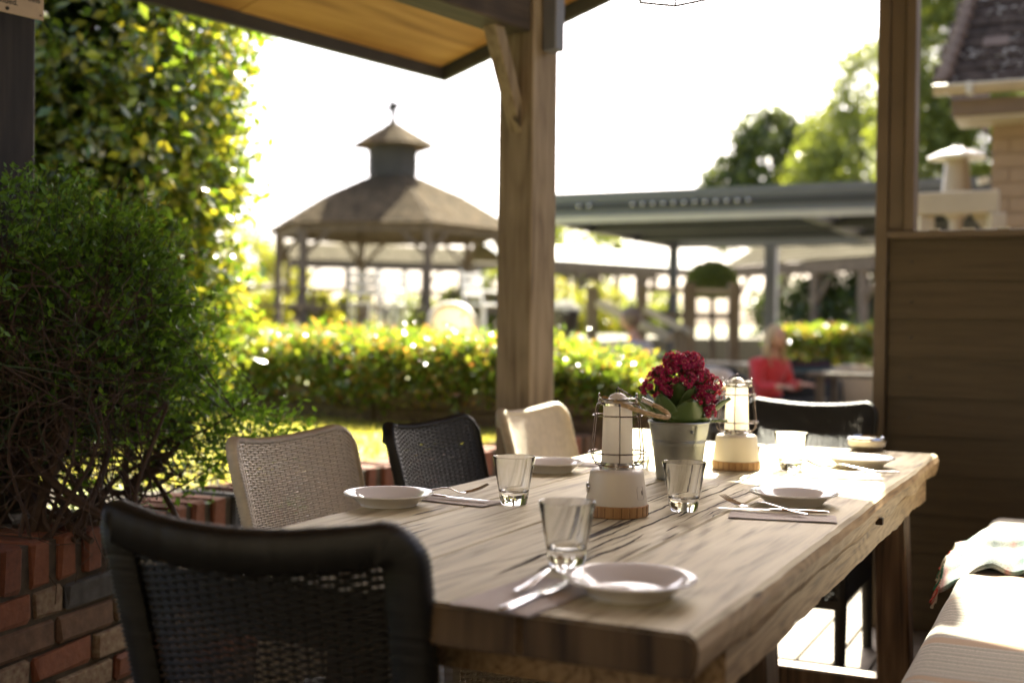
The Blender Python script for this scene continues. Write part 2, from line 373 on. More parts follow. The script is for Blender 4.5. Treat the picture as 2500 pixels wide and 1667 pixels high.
# striped woven cloths -------------------------------------------------
def striped(name, stops, axis, period, rough=.9, weave=900, dash=None):
    mt, t, b, N, L = nmat(name)
    tc = N.new('ShaderNodeTexCoord'); sp = N.new('ShaderNodeSeparateXYZ'); L.new(tc.outputs['Object'], sp.inputs[0])
    a = sp.outputs['XYZ'.index('XYZ'[axis])]
    nz = N.new('ShaderNodeTexNoise'); nz.inputs['Scale'].default_value = 7; L.new(tc.outputs['Object'], nz.inputs['Vector'])
    ma = N.new('ShaderNodeMath'); ma.operation = 'MULTIPLY_ADD'; ma.inputs[1].default_value = .012; L.new(nz.outputs[0], ma.inputs[0]); L.new(a, ma.inputs[2])
    dv = N.new('ShaderNodeMath'); dv.operation = 'DIVIDE'; dv.inputs[1].default_value = period; L.new(ma.outputs[0], dv.inputs[0])
    fr = N.new('ShaderNodeMath'); fr.operation = 'FRACT'; L.new(dv.outputs[0], fr.inputs[0])
    r = ramp(N, stops, 'LINEAR'); L.new(fr.outputs[0], r.inputs[0]); out = r.outputs[0]
    wv = N.new('ShaderNodeTexNoise'); wv.inputs['Scale'].default_value = 260; L.new(tc.outputs['Object'], wv.inputs['Vector'])
    m2 = N.new('ShaderNodeMixRGB'); m2.blend_type = 'MULTIPLY'; m2.inputs[0].default_value = .6
    r2 = ramp(N, [(.35, (.55, .55, .55)), (.6, (1, 1, 1))]); L.new(wv.outputs[0], r2.inputs[0]); L.new(out, m2.inputs[1]); L.new(r2.outputs[0], m2.inputs[2]); out = m2.outputs[0]
    if dash:
        ot = 1 - axis if axis < 2 else 0
        mp = N.new('ShaderNodeMapping'); sca = [1, 1, 1]; sca[axis] = 60; sca[ot] = 3.2; sca[2] = 0.0; mp.inputs['Scale'].default_value = sca
        L.new(tc.outputs['Object'], mp.inputs['Vector']); n5 = N.new('ShaderNodeTexNoise'); n5.inputs['Scale'].default_value = .55; n5.inputs['Detail'].default_value = 0
        L.new(mp.outputs[0], n5.inputs['Vector']); r5 = ramp(N, [(.62, (0, 0, 0)), (.66, (1, 1, 1))]); L.new(n5.outputs[0], r5.inputs[0])
        m5 = N.new('ShaderNodeMixRGB'); L.new(r5.outputs[0], m5.inputs[0]); L.new(out, m5.inputs[1]); m5.inputs[2].default_value = (*dash, 1); out = m5.outputs[0]
    L.new(out, b.inputs['Base Color']); setp(b, rough=rough, sheen=.2, spec=.2)
    bp = N.new('ShaderNodeBump'); bp.inputs['Strength'].default_value = .5; bp.inputs['Distance'].default_value = .0015; L.new(wv.outputs[0], bp.inputs['Height']); L.new(bp.outputs[0], b.inputs['Normal'])
    return mt
G1 = (.27, .25, .215); G2 = (.13, .12, .11); G3 = (.36, .33, .28); G4 = (.20, .19, .165)
M['stripe'] = striped('striped_bench_cloth', [(0, G1), (.1, G1), (.12, G2), (.15, G3), (.3, G3), (.33, G2), (.36, G4), (.5, G1), (.53, G2), (.56, G1), (.75, G3), (.78, G4), (.8, G2), (.83, G1), (1, G1)], 0, .052, dash=(.27, .18, .115))
M['throw'] = striped('striped_throw', [(0, (.5, .5, .45)), (.2, (.44, .47, .42)), (.28, (.12, .22, .2)), (.42, (.3, .36, .32)), (.5, (.55, .3, .28)), (.56, (.4, .42, .38)), (.8, (.16, .2, .2)), (1, (.5, .5, .45))], 1, .14)
M['plaid'] = striped('plaid_blanket', [(0, (.02, .03, .04)), (.35, (.03, .04, .05)), (.4, (.25, .25, .26)), (.5, (.2, .22, .23)), (.55, (.03, .08, .09)), (.8, (.04, .09, .1)), (.85, (.2, .04, .04)), (1, (.03, .03, .04))], 2, .16)

# ------------------------------------------------------------------ leaves
def leaf_mesh(name, P, size, mt, up=.3, jit=.5, asp=.5, out=None, flat=False, dirs=None):
    """a folded lens-shaped leaf of four triangles at every point of P"""
    n = len(P); P = np.asarray(P)
    nrm = rng.normal(size=(n, 3)); nrm[:, 2] += up
    if out is not None: nrm += out
    nrm /= np.linalg.norm(nrm, axis=1)[:, None]
    d = rng.normal(size=(n, 3)) if dirs is None else dirs + rng.normal(size=(n, 3)) * .35
    d -= nrm * (d * nrm).sum(1)[:, None]; d /= np.linalg.norm(d, axis=1)[:, None]
    s = np.cross(nrm, d); L = (size * (1 + jit * rng.uniform(-1, 1, n)))[:, None]
    W = L * asp * .5
    a = P; tp = P + d * L; mid = P + d * L * .5 - nrm * L * .07
    l = P + d * L * .45 + s * W + nrm * L * .05; r = P + d * L * .45 - s * W + nrm * L * .05
    V = np.stack([a, l, tp, r, mid], 1).reshape(-1, 3)
    b = (np.arange(n) * 5)[:, None]
    F = np.concatenate([b + np.array([[0, 4, 1]]), b + np.array([[1, 4, 2]]), b + np.array([[2, 4, 3]]), b + np.array([[3, 4, 0]])], 0)
    return np_mesh(name, V, F, mt)
def blob_points(blobs, n_cl, per, spread, lo=.8, hi=1.03, amp=.18, fr=1.6):
    P = []; O = []
    vol = np.array([b[3] * b[4] + b[4] * b[5] + b[3] * b[5] for b in blobs]); vol = vol / vol.sum()
    for bi, b in enumerate(blobs):
        k = max(3, int(n_cl * vol[bi]))
        d = rng.normal(size=(k, 3)); d /= np.linalg.norm(d, axis=1)[:, None]
        rr = rng.uniform(lo, hi, k)
        for i in range(k):
            nn = 1 + amp * mnoise.noise(Vector(d[i]) * fr + Vector((b[0], b[1], b[2]))) * 2
            c = np.array(b[:3]) + d[i] * np.array(b[3:6]) * rr[i] * nn
            q = c + rng.normal(size=(per, 3)) * spread
            P.append(q); O.append(np.repeat(d[i][None], per, 0))
    return np.concatenate(P), np.concatenate(O)
def inside_any(P, blobs, f=.7):
    k = np.zeros(len(P), bool)
    for b in blobs: k |= (((P - np.array(b[:3])) / np.array(b[3:6])) ** 2).sum(1) < f * f
    return k
def crown(root, blobs, n_cl, per, spread, size, mt, name='crown', **kw):
    P, O = blob_points(blobs, n_cl, per, spread, **kw)
    k = ~inside_any(P, blobs, .62); P = P[k]; O = O[k]
    o = link(name, leaf_mesh(name, P, size, mt, out=O * .8, asp=.55), root); return o
def tree(label, cat, base, h, blobs, n_cl, per, spread, size, mt, name='tree', group=None, tr=.12, **kw):
    root = thing(name, label, cat, base, 0, group)
    m_ = MB(); top = max(b[2] for b in blobs)
    pts = [Vector((mnoise.noise(Vector((0, 0, k * .7)) + Vector(base)) * tr * 1.5, 0, top * k / 6)) for k in range(7)]
    m_.tube(pts, [tr * (1.15 - .14 * k) for k in range(7)], 8)
    m_.obj('trunk', M['bark'], root, smooth=True)
    br = MB()
    for b in blobs:
        for q in range(3):
            d = Vector(rng.normal(size=3)); d.normalize(); e = Vector((b[0] + d.x * b[3] * .7, b[1] + d.y * b[4] * .7, b[2] + d.z * b[5] * .6))
            s_ = Vector((0, 0, max(.3 * top, e.z * .55))); mi = (s_ + e) / 2 + Vector((0, 0, .08 * top))
            br.tube([s_, mi, e], [tr * .45, tr * .3, tr * .1], 5)
    br.obj('branches', M['bark'], root, smooth=True)
    crown(root, blobs, n_cl, per, spread, size, mt, **kw)
    return root

# ================================================================== GROUND AND SETTING
tag(MB().add([(-600, -200, -.06), (600, -200, -.06), (600, 1400, -.06), (-600, 1400, -.06)], [(0, 1, 2, 3)]).obj('ground', M['paving']), kind='structure')
# retaining wall line that bounds the lawn on this side
WL = [Vector((-2.25, .35, 0)), Vector((-1.60, 1.75, 0)), Vector((-1.17, 2.75, 0)), Vector((-.90, 3.58, 0)), Vector((-.50, 4.45, 0)), Vector((.38, 5.85, 0)), Vector((.62, 6.25, 0))]
def along(pl, s):
    for a, b in zip(pl, pl[1:]):
        l = (b - a).length
        if s <= l or b is pl[-1]:
            d = (b - a) / l; return a + d * s, d
        s -= l
WLEN = sum((b - a).length for a, b in zip(WL, WL[1:]))
LZ = .60
lawn = [(-14, .35), (-2.35, .5)] + [(p.x - .12, p.y + .06) for p in WL[1:]] + [(.80, 6.3), (.35, 8.6), (1.0, 14.1), (-20, 14.1)]
m_ = MB(); n = len(lawn)
m_.add([(x, y, LZ - .02) for x, y in lawn], [tuple(range(n))])
tag(m_.obj('lawn', M['lawn']), kind='structure')
# grass blades on the part in view
gp = []
while len(gp) < 26000:
    x = rng.uniform(-2.6, .4); y = rng.uniform(3.9, 7.6)
    p, d = along(WL, max(0, min(WLEN, 3.2 + (y - 3.0) * 1.1)))
    if x < p.x - .18 + (y - p.y) * .45: gp.append((x, y, LZ - .02))
gp = np.array(gp); dd = np.tile(np.array([[0, 0, 1.0]]), (len(gp), 1))
nrm_keep = leaf_mesh('grass', gp, .035, M['grass'], up=-.2, asp=.13, dirs=dd)
tag(link('grass', nrm_keep), kind='stuff')['label'] = 'short bright green grass of the lawn behind the chairs'
# raised garden beyond the low hedge
GZ = .95
gar = [(-60, 14), (1.0, 14), (2.2, 19), (14, 19.5), (60, 22), (60, 300), (-60, 300)]
n = len(gar); m_ = MB(); m_.add([(x, y, GZ) for x, y in gar] + [(x, y, -.1) for x, y in gar], [tuple(range(n))] + [(i, i + n, (i + 1) % n + n, (i + 1) % n) for i in range(n)])
tag(m_.obj('garden_terrace', M['gravel']), kind='structure')
tag(MB().add([(-59, 40, GZ + .01), (59, 47, GZ + .01), (59, 290, GZ + .01), (-59, 290, GZ + .01)], [(0, 1, 2, 3)]).obj('meadow', M['lawn']), kind='structure')

# timber deck, boards along the table
deck = link('deck_floor', MB().box(-3.2, 4.6, -4.5, 2.45, -.055, -.034).mesh('deck_floor', M['under']), None, (TC.x, TC.y, 0), ROT_T); tag(deck, kind='structure')
bm_ = MB().box(-3.1, 4.5, 0, .115, -.028, 0).mesh('board', M['deck'], bev=.003, seg=1)
for i in range(56):
    o = link('board', bm_, deck, (0, -4.4 + i * .1225, R_.uniform(-.0015, .0015)))

# ---- brick retaining wall
wall = thing('brick_wall', 'low old brick planter wall of mixed red, grey and whitewashed bricks behind the chairs', 'brick wall')
m_ = MB()
for a, b in zip(WL, WL[1:]):
    d = (b - a).normalized(); nn = Vector((-d.y, d.x, 0))
    a2 = a + nn * .012; b2 = b + nn * .012
    m_.add([(a2.x, a2.y, 0), (b2.x, b2.y, 0), (b2.x, b2.y, LZ - .008), (a2.x, a2.y, LZ - .008), (a2.x + nn.x * .2, a2.y + nn.y * .2, 0), (b2.x + nn.x * .2, b2.y + nn.y * .2, 0), (b2.x + nn.x * .2, b2.y + nn.y * .2, LZ - .008), (a2.x + nn.x * .2, a2.y + nn.y * .2, LZ - .008)],
           [(0, 1, 2, 3), (7, 6, 5, 4), (3, 2, 6, 7)])
m_.obj('mortar', M['mortar'], wall)
def brickmeshes(lx, ly, lz, mats, k=2):
    out = []
    for mt_ in mats:
        for _ in range(k):
            out.append(MB().box(-lx / 2, lx / 2, 0, ly, 0, lz).mesh('brick', mt_, bev=.007, seg=1, jit=.0042))
    return out
bmats = [M['brick_r'], M['brick_o'], M['brick_w'], M['brick_g'], M['brick_b']]
row_b = brickmeshes(.064, .215, .112, bmats); str_b = brickmeshes(.213, .102, .064, bmats); hd_b = brickmeshes(.1, .102, .064, bmats)
def place_brick(meshes, wts, s, z):
    p, d = along(WL, s); ang = math.atan2(d.y, d.x)
    mi = R_.choices(range(5), wts)[0] * 2 + R_.randint(0, 1)
    o = link('brick', meshes[mi], wall, (p.x + R_.uniform(-.002, .002), p.y, z + R_.uniform(-.002, .002)), ang + R_.uniform(-.015, .015))
s = .04
while s < WLEN - .03:
    place_brick(row_b, (5, 4, 1, 1, 2), s, LZ - .112); s += .098
for c in range(6):
    s = (.11 if c % 2 else .02); z = LZ - .112 - .077 * (c + 1)
    s += .11
    while s < WLEN - .11:
        if R_.random() < .25 and c % 2 == 0:
            place_brick(hd_b, (2, 1, 4, 1, 3), s - .055, z); s += .115
        else:
            place_brick(str_b, (3, 1, 5, .5, 4), s, z); s += .228
# planter soil
m_ = MB()
def soilf(u, v):
    p, d = along(WL, .3 + u * 3.9); nn = Vector((-d.y, d.x, 0)); q = p + nn * (.2 + v * 1.3)
    return (q.x, q.y, LZ - .035 + .03 * mnoise.noise(Vector((q.x * 5, q.y * 5, 0))) + .02)
m_.grid(soilf, 40, 12); tag(m_.obj('soil', M['soil']), kind='structure')

# ---- low hedge in its sleeper bed
HB0, HB1 = Vector((-3.4, 8.55, 0)), Vector((1.0, 5.62, 0))
hp = [Vector((-3.3, 8.3, 0)), Vector((-1.75, 7.4, 0)), Vector((-.72, 6.55, 0)), Vector((.22, 6.12, 0)), Vector((.70, 5.92, 0))]
HLEN = sum((b - a).length for a, b in zip(hp, hp[1:]))
bed = thing('sleeper_edging', 'dark railway sleeper edging that retains the low hedge at the end of the lawn', 'edging')
for ci, zz in enumerate((LZ - .03, LZ + .075)):
    for a, b in zip(hp, hp[1:]):
        k = max(1, round((b - a).length / .9))
        for j in range(k):
            p = a.lerp(b, j / k); q = a.lerp(b, (j + 1) / k); d = (q - p).normalized()
            MB().bar(p + d * .004 + Vector((0, 0, zz + .05)), q - d * .004 + Vector((0, 0, zz + .05)), .09, .1).obj('sleeper', M['sleeper'], bed, bev=.006, seg=1)
hedge = thing('low_hedge', 'low clipped evergreen hedge with yellow and reddish new tips across the end of the lawn', 'hedge')
P = []
for _ in range(3900):
    s = rng.uniform(0, HLEN); p, d = along(hp, s); nn = Vector((-d.y, d.x, 0))
    side = rng.random()
    top = 1.02 + .05 * mnoise.noise(Vector((s * 2.2, 0, 3))) - max(0, (s - HLEN + .75)) * .22 
    wv = .06 * mnoise.noise(Vector((s * 3, 4, 0)))
    if side < .62: off = rng.uniform(-.10, .10) + wv; z = rng.uniform(LZ + .12, top)
    else: off = rng.uniform(0, .6); z = top + rng.uniform(-.08, .03)
    c = p + nn * (off + .02)
    P.append(np.array([c.x, c.y, z]) + rng.normal(size=(16, 3)) * .035)
P = np.concatenate(P)
link('foliage', leaf_mesh('foliage', P, .037, M['leaf_h'], up=.5, asp=.55), hedge)
m_ = MB()
for _ in range(160):
    s = rng.uniform(.1, HLEN - .1); p, d = along(hp, s); nn = Vector((-d.y, d.x, 0)); q = p + nn * rng.uniform(.1, .45)
    m_.tube([q + Vector((0, 0, LZ)), q + Vector((rng.normal() * .04, rng.normal() * .04, LZ + .25)), q + Vector((rng.normal() * .08, rng.normal() * .08, 1.0))], [.008, .006, .003], 4)
m_.obj('stems', M['twig'], hedge)

# ---- jasmine-like shrub in the planter: bare woody stems inside a thin leafy shell
sb = thing('planter_shrub', 'tangled small-leaved shrub with bare brown stems growing in the brick planter', 'shrub', (-1.28, 3.12, LZ))
bl = [(-.02, .02, .50, .50, .42, .40), (-.30, .05, .42, .42, .42, .42), (.20, .12, .24, .34, .34, .30), (.46, .34, .12, .26, .26, .22), (-.55, -.1, .45, .4, .4, .42), (.20, .05, .52, .22, .26, .26)]
bark_m = MB(); tw = MB(); gtw = MB(); LP = []; LD = []
def wander(a, b, n, j, sag=0):
    out = [Vector(a)]; a = Vector(a); b = Vector(b); ph = R_.random() * 50
    for i in range(1, n + 1):
        t = i / n; out.append(a.lerp(b, t) + Vector((mnoise.noise(Vector((ph, t * 2.5, 0))), mnoise.noise(Vector((ph, t * 2.5, 7))), mnoise.noise(Vector((ph, t * 2.5, 13))))) * j * math.sin(PI * min(1, t * .75)) + Vector((0, 0, sag * math.sin(PI * t))))
    return out
def shell_pt(front=.35):
    while True:
        b = R_.choices(bl, [1.2, 1, 1, .6, .7, .7])[0]; d = Vector((R_.gauss(0, 1), R_.gauss(0, 1), R_.gauss(0, 1))).normalized()
        if d.z < -.35 and R_.random() < .55: continue
        if d.y < .1 and d.z < .5 and R_.random() > front: continue
        k = R_.uniform(.86, 1.08); p = Vector((b[0] + d.x * b[3] * k, b[1] + d.y * b[4] * k, b[2] + d.z * b[5] * k))
        if p.z < -.02: continue
        return p, d
stems = []
for i in range(78):
    base = Vector((R_.uniform(-.55, .40), R_.uniform(-.22, .25), -.02)); e, d = shell_pt(.8); e = e * .93
    if e.z < .15: e.z += .2
    q = wander(base, e, 12, .16); r0 = R_.uniform(.004, .009) if i % 4 else R_.uniform(.011, .016)
    bark_m.tube(q, [r0 * (1 - .68 * k / 12) for k in range(13)], 7); stems.append(q)
for i in range(620):
    q0 = R_.choice(stems); k = R_.randint(4, 12); a = q0[k]; e, d = shell_pt(.4)
    if (e - a).length > .5: e = a + (e - a) * (.5 / (e - a).length)
    q = wander(a, e, 7, .07); (tw if i % 3 else gtw).tube(q, [.0026 * (1 - .1 * j) for j in range(8)], 5)
for i in range(3600):
    e, d = shell_pt(.07 if i % 2 else .6)
    if i % 2 == 0 and (e.z < .42 or d.y > .2): continue
    a = e - d * R_.uniform(.04, .14) + Vector((R_.gauss(0, .03), R_.gauss(0, .03), -R_.uniform(0, .07)))
    tip = e + d * R_.uniform(-.01, .05) + Vector((0, 0, R_.uniform(-.01, .04)))
    q = wander(a, tip, 4, .03)
    (gtw if i % 2 else tw).tube(q, [.0011, .0010, .0009, .0007, .0004], 3, cap=False)
    nn = R_.randint(7, 13)
    for j in range(nn):
        t = R_.uniform(.25, 1.0); p = a.lerp(tip, t); LP.append(tuple(p)); dd_ = (tip - a).normalized() * .8 + Vector((R_.gauss(0, .6), R_.gauss(0, .6), R_.gauss(0, .5))); LD.append(tuple(dd_))
for i in range(800):     # stray thin dead twigs in the open front
    p = Vector((R_.uniform(-.6, .35), R_.uniform(-.36, .1), R_.uniform(.0, .6))); q = wander(p, p + Vector((R_.gauss(0, .09), R_.gauss(0, .05), R_.gauss(.03, .12))), 5, .05); tw.tube(q, [.0013] * 6, 3, cap=False)
for i in range(1300):    # the far side of the bush is denser
    b = R_.choice(bl[:3] + bl[4:]); d = Vector((R_.gauss(0, 1), abs(R_.gauss(0, 1)) + .2, R_.gauss(0, 1))).normalized(); e = Vector((b[0] + d.x * b[3] * .9, b[1] + d.y * b[4] * .9, b[2] + d.z * b[5] * .9))
    if e.z < -.02: continue
    if b is bl[2] and R_.random() < .6: continue
    tip = e + Vector((R_.gauss(0, .04), R_.gauss(0, .04), R_.gauss(.02, .04)))
    for j in range(11): LP.append(tuple(e.lerp(tip, R_.random()) + Vector((R_.gauss(0, .02), R_.gauss(0, .02), R_.gauss(0, .02))))); LD.append((R_.gauss(0, 1), R_.gauss(0, 1), R_.gauss(0, 1)))
bark_m.obj('stems', M['twig'], sb, smooth=True)
tw.obj('twigs', M['twig'], sb)['kind'] = 'stuff'; gtw.obj('green_twigs', M['gtwig'], sb)['kind'] = 'stuff'
link('foliage', leaf_mesh('foliage', np.array(LP), .0205, M['leaf_s'], up=.6, asp=.52, dirs=np.array(LD)), sb)

# ---- tall laurel on the left
lb = [(-2.15, 5.75, 1.55, .98, .75, 1.0), (-2.1, 5.85, 2.35, .93, .8, .95), (-2.9, 5.5, 1.8, 1.1, .8, 1.25), (-2.9, 5.6, 3.1, 1.1, .9, 1.0), (-2.05, 6.0, 3.15, .72, .8, .6), (-1.75, 5.7, 1.15, .55, .5, .55), (-3.6, 5.2, 1.6, .9, .8, 1.0), (-1.72, 5.9, 1.05, .42, .5, .6), (-1.5, 5.95, 2.1, .34, .5, .6)]
lb2 = [(b[0] + 2.3, b[1] - 5.8, b[2] - LZ, *b[3:]) for b in lb]
tree('tall glossy laurel bush at left, sunlit yellow-green leaves reaching above the frame', 'bush', (-2.46, 5.8, LZ), 3, lb2, 5200, 20, .06, .058, M['leaf_l'], name='laurel_bush', tr=.07, lo=.82, hi=1.04, amp=.12)

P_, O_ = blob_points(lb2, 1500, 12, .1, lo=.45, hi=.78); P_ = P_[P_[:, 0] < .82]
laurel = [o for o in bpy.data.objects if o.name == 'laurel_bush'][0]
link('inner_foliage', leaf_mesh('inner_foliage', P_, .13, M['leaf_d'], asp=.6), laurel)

# ================================================================== GAZEBO
GX, GY = -2.41, 24.0
gz = thing('gazebo', 'hexagonal timber gazebo with shingled roof and louvred cupola beyond the hedge', 'gazebo', (GX, GY, GZ))
GR, GE, GT = 2.56, 2.0, 3.07      # eave radius, eave height, roof top height (above terrace)
def hexv(R, k, d0=22):
    a = rad(-90 + d0 + 60 * k)      # -90 points to the camera
    return Vector((R * math.cos(a), R * math.sin(a), 0))
def shingled(root, R0, z0, R1, z1, nc, wsh, name='shingles', sag=.0):
    m_ = MB(); u_ = MB()
    for k in range(6):
        a0, b0 = hexv(R0, k), hexv(R0, k + 1); a1, b1 = hexv(R1, k), hexv(R1, k + 1)
        nn = (a0 + b0).normalized()
        slope = Vector((0, 0, z1 - z0)) + (a1 + b1) / 2 - (a0 + b0) / 2; sl = slope.normalized()
        nrm = (b0 - a0).cross(sl).normalized()
        if nrm.z < 0: nrm = -nrm
        zz0, zz1 = Vector((0, 0, z0)), Vector((0, 0, z1))
        u_.add([a0 + zz0, b0 + zz0, b1 + zz1, a1 + zz1], [(0, 1, 2, 3)])
        for c in range(nc):
            t0, t1 = c / nc, min(1, (c + 1.25) / nc)
            A0 = (a0 + zz0).lerp(a1 + zz1, t0); B0 = (b0 + zz0).lerp(b1 + zz1, t0); A1 = (a0 + zz0).lerp(a1 + zz1, t1); B1 = (b0 + zz0).lerp(b1 + zz1, t1)
            L_ = (B0 - A0).length; q = max(1, int(L_ / wsh)); off = R_.uniform(0, .5)
            for i in range(q):
                f0 = max(0, (i - off * (c % 2)) / q) ; f1 = min(1, (i + 1 - off * (c % 2)) / q) if i < q - 1 else 1
                g = .06 / q; j = R_.uniform(-.012, .012)
                lift = .024 + R_.uniform(-.004, .006)
                p0 = A0.lerp(B0, f0 + g) + nrm * lift - sl * (.02 + j); p1 = A0.lerp(B0, f1 - g) + nrm * lift - sl * (.02 + j)
                p2 = A1.lerp(B1, f1 - g) + nrm * .005; p3 = A1.lerp(B1, f0 + g) + nrm * .005
                m_.add([p0, p1, p2, p3, p0 - nrm * .016, p1 - nrm * .016], [(0, 1, 2, 3), (1, 0, 4, 5)])
    u_.obj('roof', M['gpost'], root)
    o = m_.obj(name, M['shing'], root); o['kind'] = 'stuff'
    return o
shingled(gz, GR, GE, 1.45, GE + .66, 8, .16); shingled(gz, 1.45, GE + .66, .50, GT, 7, .16, 'upper_shingles')
for k in range(6):
    p = hexv(GR * .91, k)
    MB().box(-.07, .07, -.07, .07, 0, GE + .02).obj('post', M['gpost'], gz, bev=.008, seg=1).location = p
    a, b = hexv(GR * .91, k), hexv(GR * .91, k + 1); z = Vector((0, 0, GE - .06))
    MB().bar(a + z, b + z, .09, .16).obj('beam', M['gpost'], gz)
    d = (b - a).normalized()
    for s_, e_ in ((a, d), (b, -d)):
        MB().bar(s_ + Vector((0, 0, GE - .62)), s_ + e_ * .5 + Vector((0, 0, GE - .12)), .06, .07).obj('brace', M['gpost'], gz)
    MB().bar(hexv(GR * .98, k) + Vector((0, 0, GE - .03)), hexv(.4, k) + Vector((0, 0, GT - .1)), .06, .09).obj('rafter', M['gpost'], gz)
m_ = MB(); vs = [hexv(.49, k) + Vector((0, 0, GT - .06)) for k in range(6)] + [hexv(.49, k) + Vector((0, 0, GT + .62)) for k in range(6)]
m_.add(vs, [(k, (k + 1) % 6, (k + 1) % 6 + 6, k + 6) for k in range(6)]); cup = m_.obj('cupola', M['gwall'], gz)
for k in range(6):
    a, b = hexv(.505, k), hexv(.505, k + 1)
    for j in range(7):
        z = GT + .1 + j * .07
        MB().bar(a.lerp(b, .06) + Vector((0, 0, z)), a.lerp(b, .94) + Vector((0, 0, z)), .035, .045).obj('slat', M['gwall'], cup)
shingled(gz, .88, GT + .6, .04, GT + 1.10, 6, .13, 'cupola_shingles')
m_ = MB(); m_.lathe([(.07, 0), (.08, .06), (.055, .11), (.05, .2), (.075, .24), (.05, .28), (.025, .46), (0, .5)], 10, (0, 0, GT + 1.05))
vs = []
for i in range(8):
    a = 2 * PI * i / 8 + .3; r = .22 if i % 2 == 0 else .09; vs.append((r * math.cos(a), -.03, GT + 1.40 + r * math.sin(a)))
vs += [(x, .03, z) for x, y, z in vs]; m_.add(vs, [tuple(range(8)), tuple(reversed(range(8, 16)))] + [(i, (i + 1) % 8, (i + 1) % 8 + 8, i + 8) for i in range(8)])
m_.obj('finial', M['gwall'], gz)

# ================================================================== LONG SHELTERS FAR BEHIND
def shelter(label, p0, p1, zt, zb, dep, mroof, posts, name='open_shelter', nrow=6, z0=GZ):
    p0, p1 = Vector(p0), Vector(p1); d = p1 - p0; L_ = d.length; ang = math.atan2(d.y, d.x)
    root = thing(name, label, 'shelter', (p0.x, p0.y, z0), ang, None)
    for r in range(nrow):        # overlapping roof courses facing the camera
        t0, t1 = r / nrow, (r + 1) / nrow
        n_ = max(1, int(L_ / 1.2))
        for i in range(n_):
            x0, x1 = i * L_ / n_ + .01, (i + 1) * L_ / n_ - .01
            y0, y1 = -dep + dep * t0, -dep + dep * t1 + .08; za, zb_ = zb + (zt - zb) * t0, zb + (zt - zb) * t1 + .01
            MB().add([(x0, y0, za + .04), (x1, y0, za + .04), (x1, y1, zb_ + .02), (x0, y1, zb_ + .02), (x0, y0, za), (x1, y0, za), (x1, y1, zb_), (x0, y1, zb_)], [(0, 1, 2, 3), (0, 4, 5, 1), (7, 6, 5, 4)]).obj('roof_panel', mroof, root)
    MB().add([(0, 0, zt), (L_, 0, zt), (L_, dep, zb), (0, dep, zb)], [(0, 1, 2, 3)]).obj('rear_roof', M['shing2'], root)
    MB().box(0, L_, -dep - .02, -dep + .1, zb - .22, zb - .01).obj('beam', M['gpost'], root)
    for i in range(posts):
        x = .3 + (L_ - .6) * i / (posts - 1)
        MB().box(x - .07, x + .07, -dep + .0, -dep + .12, 0, zb - .22).obj('post', M['gpost'], root)
        MB().box(x - .07, x + .07, dep - .15, dep - .03, 0, zb - .02).obj('post', M['gpost'], root)
        MB().bar((x, -dep + .06, zb - .75), (x + .5, -dep + .06, zb - .2), .06, .07).obj('brace', M['gpost'], root)
    return root
a = at_y(690, 700, 33); b = at_y(1560, 700, 37)
shelter('long open shelter with pale sunlit roof seen through the gazebo posts', (a.x, a.y), (b.x, b.y), 2.35, 1.85, 1.0, M['shing2'], 7)
a = at_y(1170, 700, 29); b = at_y(1660, 700, 34)
shelter('open shelter with a dark slate roof between the gazebo and the grey pergola', (a.x, a.y), (b.x, b.y), 2.15, 1.75, .8, M['solar'], 4)
a = at_y(1880, 700, 24); b = at_y(2260, 720, 20)
shelter('pale roofed shelter behind the grey pergola, beside the dark shrubs', (a.x, a.y), (b.x, b.y), 1.95, 1.35, 1.1, M['shing2'], 4, nrow=9)

# ================================================================== TREES AND SHRUBS BEYOND
def at_px(u, v, y): p = at_y(u, v, y); return p
def bush(label, u, y, ztop, r, mt, zg=GZ, name='garden_shrub', n=60, sz=.11, group=None, cat='shrub'):
    p = at_y(u, 800, y); h = ztop - zg
    bl = [(0, 0, h * .5, r, r * .8, h * .52), (r * .4, .2, h * .35, r * .7, r * .7, h * .38), (-r * .5, -.1, h * .4, r * .6, r * .6, h * .42)]
    return tree(label, cat, (p.x, p.y, zg), h, bl, n, 18, r * .12, sz, mt, name=name, tr=.04, group=group)
# oak and birches
p = at_y(1890, 800, 58)
tree('dark round-headed oak rising behind the grey pergola', 'tree', (p.x, p.y, GZ), 11, [(0, 0, 7.6, 2.4, 2.4, 2.6), (-2.0, 0, 6.2, 1.6, 1.6, 2.3), (1.9, .3, 8.0, 1.6, 1.8, 2.1), (-.6, -.3, 9.2, 1.5, 1.5, 1.4), (1.1, 0, 5.2, 2.4, 1.8, 1.6)], 1250, 17, .2, .30, M['leaf_oak'], name='oak_tree', tr=.3)
p = at_y(2085, 800, 44)
tree('pale feathery tree left of the partition post, taller than the oak', 'tree', (p.x, p.y, GZ), 10, [(0, 0, 6.0, 1.9, 1.7, 2.6), (.6, .2, 8.6, 1.4, 1.3, 1.9), (-1.1, -.2, 4.8, 1.3, 1.2, 1.9), (1.3, .2, 4.4, 1.3, 1.3, 2.2)], 1300, 18, .22, .2, M['leaf_b'], name='birch_tree', tr=.18)
p = at_y(2330, 800, 30)
tree('tall light-leaved birch between the partition post and the tiled roof', 'tree', (p.x, p.y, 0), 11, [(-.2, 0, 4.4, 1.6, 1.4, 2.4), (-.3, .2, 7.6, 1.3, 1.3, 2.4), (.6, -.1, 5.6, 1.4, 1.2, 2.4), (-1.0, 0, 6.0, .8, .9, 1.8), (-.5, 0, 9.8, .9, .9, 1.6)], 2700, 18, .2, .15, M['leaf_b'], name='birch_tree', tr=.14)
p = at_y(600, 800, 46)
